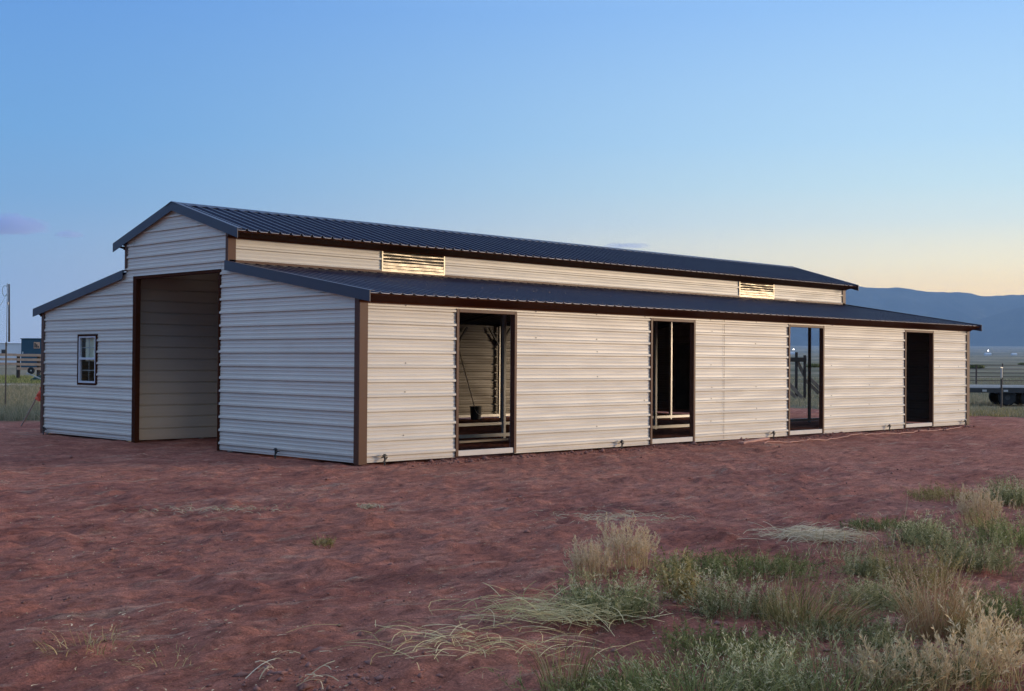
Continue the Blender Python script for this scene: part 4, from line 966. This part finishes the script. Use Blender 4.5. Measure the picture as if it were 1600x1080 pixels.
# chaff and twigs over the bare soil
n = 17000; S_ = 4.5+22*g_.random(n)**1.3; T_ = g_.uniform(-1, 1, n)*(S_*.48); x = CAM.x+S_*FWD.x+T_*RGT.x; y = CAM.y+S_*FWD.y+T_*RGT.y
k = (noise(x*.5, y*.5, 40)+.25*g_.random(n) > .06) & ~((x > -.2) & (x < 20.6) & (y > -.2)); x, y = x[k], y[k]
P = np.stack([x, y, height(x, y)+.004], 1); V, F, T = blades(P, .055, .008, 9, .5, True); big_mesh('chaff', V, F, T, MAT['straw'], 'chaff and broken straw on the bare red soil', 'chaff')
# clods and small stones
def stones():
    r = np.random.default_rng(12); n = 2600; S_ = 4.6+24*r.random(n)**1.4; T_ = r.uniform(-1, 1, n)*(S_*.48)
    x = CAM.x+S_*FWD.x+T_*RGT.x; y = CAM.y+S_*FWD.y+T_*RGT.y
    ok = ~((x > -.1) & (x < 20.6) & (y > -.05)); x, y = x[ok], y[ok]
    # dirt heaped along the foot of the long wall and at the bottom edge
    xw = r.uniform(.3, 20, 900); yw = -.1-np.abs(r.normal(0, .28, 900)); cx, cy = px(500, 1068); xc = cx+r.normal(0, .30, 160); yc = cy+r.normal(0, .25, 160)
    x = np.concatenate([x, xw, xc]); y = np.concatenate([y, yw, yc]); n = len(x)
    sz = np.concatenate([r.lognormal(-5.0, .5, n-1060), r.lognormal(-4.15, .5, 900), r.lognormal(-4.5, .6, 160)])
    oc = np.array([(1, 0, 0), (-1, 0, 0), (0, 1, 0), (0, -1, 0), (0, 0, .7), (0, 0, -.5)], float)
    V = oc[None]*(1+.35*r.normal(0, 1, (n, 6, 1)))*sz[:, None, None]*r.uniform(.7, 1.4, (n, 1, 3))
    a = r.uniform(0, 6.28, n); ca, sa = np.cos(a)[:, None], np.sin(a)[:, None]
    V = np.stack([V[..., 0]*ca-V[..., 1]*sa, V[..., 0]*sa+V[..., 1]*ca, V[..., 2]], -1)
    V += np.stack([x, y, height(x, y)+sz*.2], 1)[:, None, :]
    f = np.array([(0, 2, 4), (2, 1, 4), (1, 3, 4), (3, 0, 4), (2, 0, 5), (1, 2, 5), (3, 1, 5), (0, 3, 5)])
    F = (np.arange(n)*6)[:, None, None]+f[None]
    big_mesh('clods', V.reshape(-1, 3), F.reshape(-1, 3), np.ones((n*6, 4)), MAT['clod'], 'small clods and stones of red soil', 'clods')
MAT['clod'] = paint('red clods', (.25, .115, .09), .95, .35, 3, bmp=.3)
stones()
# tall grass beyond the cleared pad
def field(n, u0, u1, d0, d1, seed, keep):
    r = np.random.default_rng(seed); d = d0*(d1/d0)**r.random(n); u = r.uniform(u0, u1, n); t_ = (u-800)/FPX*d
    x = CAM.x+FWD.x*d+RGT.x*t_; y = CAM.y+FWD.y*d+RGT.y*t_; k = keep(x, y, r.random(n)); x, y = x[k], y[k]
    return np.stack([x, y, height(x, y)-.01], 1)
P = field(56000, -160, 110, 33, 72, 3, lambda x, y, q: (y > 15.0+1.4*noise(x*.5, y*.5, 3)) & (noise(x*.35, y*.35, 2)+.5*q > -.05))
V, F, T = blades(P, .30, .014, 4, .4); big_mesh('tall_grass', V, F, T, MAT['field'], 'tall tan and olive grass beyond the left end of the barn', 'grass')
P = field(60000, 1170, 1720, 39, 130, 13, lambda x, y, q: (np.maximum(x-26.8, y-15.5) > .5*noise(x*.5, y*.5, 3)) & (noise(x*.25, y*.25, 2)+.45*q > .02))
V, F, T = blades(P, .22, .018, 14, .45); big_mesh('field_grass', V, F, T, MAT['field'], 'patchy olive grass of the field beyond the right end of the barn', 'grass')
P = field(14000, 1480, 1720, 40, 46, 23, lambda x, y, q: (x > 26.2+.6*noise(x*.7, y*.7, 3)) & (noise(x*.8, y*.8, 6)+.5*q > .1))
V, F, T = blades(P, .13, .014, 24, .7); big_mesh('green_verge', V, F, T, MAT['olive'], 'green weeds along the far edge of the cleared soil', 'weeds')
P = field(16000, -160, 110, 78, 104, 33, lambda x, y, q: noise(x*.2, y*.2, 2)+.6*q > .0)
V, F, T = blades(P, .22, .022, 34, .5); big_mesh('pasture', V, F, T, MAT['green'], 'darker green pasture around the rail fence', 'grass')
# dark shrubs dotted on the plain
sh = forb(50, 900, 1.5, 1.5, 'green', 16, .8, .22, .10, 0)
for i, (u, d, sc, lb) in enumerate(((1528, 240, .75, 'dark round shrub just right of the barn corner beyond the pipe fence'), (1272, 260, .8, 'dark shrub on the plain seen through the third doorway'), (1597, 420, .8, 'dark shrub far out on the plain at the right edge'))):
    p = place(u, d); plant('shrub', sh, p.x, p.y, lb, 'shrub', 'dark shrubs on the plain', sc, i*1.3, sc*.62)

# ------------------------------------------------------------------ clouds (far beyond the haze)
def cloud(u, v, d, wpx, hpx, seed, dens, label):
    x_, y_ = (u-800)/FPX, (540-v)/FPX; c_, s_ = math.cos(ROLL), math.sin(ROLL); x_, y_ = c_*x_+s_*y_, -s_*x_+c_*y_
    p = CAM+(fw+rt*x_+up*y_)*d; bm = bmesh.new(); bmesh.ops.create_icosphere(bm, subdivisions=5, radius=1)
    a, b_, c2 = wpx/FPX*d/2, wpx/FPX*d/2.2, hpx/FPX*d/2
    for w_ in bm.verts:
        n_ = np.array([w_.co.x]), np.array([w_.co.y])
        k = 1+.30*float(noise(n_[0]*2.2+seed, n_[1]*2.2+w_.co.z, seed)[0])+.22*float(noise(n_[0]*5+w_.co.z*3, n_[1]*5+seed, seed+1)[0])+.1*float(noise(n_[0]*11, n_[1]*11+w_.co.z*7, seed+2)[0])
        z = w_.co.z*(1.0 if w_.co.z > 0 else .45)
        w_.co = Vector((w_.co.x*k*a, w_.co.y*k*b_, z*k*c2))
    me = bpy.data.meshes.new('cloud'); bm.to_mesh(me); bm.free()
    m, t, b = mat('evening cloud'); t.nodes.remove(b); pv = nd(t, 'ShaderNodeVolumePrincipled'); pv.inputs['Color'].default_value = (.40, .53, .87, 1)
    pv.inputs['Density'].default_value = dens; t.links.new(pv.outputs[0], t.nodes['Material Output'].inputs['Volume'])
    me.materials.append(m); o = bpy.data.objects.new('cloud', me); C.objects.link(o); o.location = p; o.rotation_euler = (0, 0, VIEW_RZ)
    tag(o, label, 'cloud', 'small evening clouds')
cloud(10, 356, 19000, 120, 42, 3, .0030, 'mauve cloud bank low in the sky at the left edge')
cloud(108, 368, 19000, 44, 16, 7, .0030, 'small wispy cloud right of the mauve cloud bank')
cloud(978, 385, 19000, 70, 9, 9, .0018, 'thin pale cloud peeking over the upper roof ridge')

# ------------------------------------------------------------------ haze
mb = MB(); mb.box((-12000, -12000, -32), (12000, 12000, 760)); 
m, t, b = mat('thin evening haze'); t.nodes.remove(b); pv = nd(t, 'ShaderNodeVolumePrincipled'); pv.inputs['Color'].default_value = (.40, .64, 1.0, 1)
pv.inputs['Density'].default_value = 6.5e-5; pv.inputs['Anisotropy'].default_value = .2; t.links.new(pv.outputs[0], t.nodes['Material Output'].inputs['Volume'])
hz = mb.build('haze', m); tag(hz, kind='stuff'); hz.rotation_euler = (0, 0, -YAW)
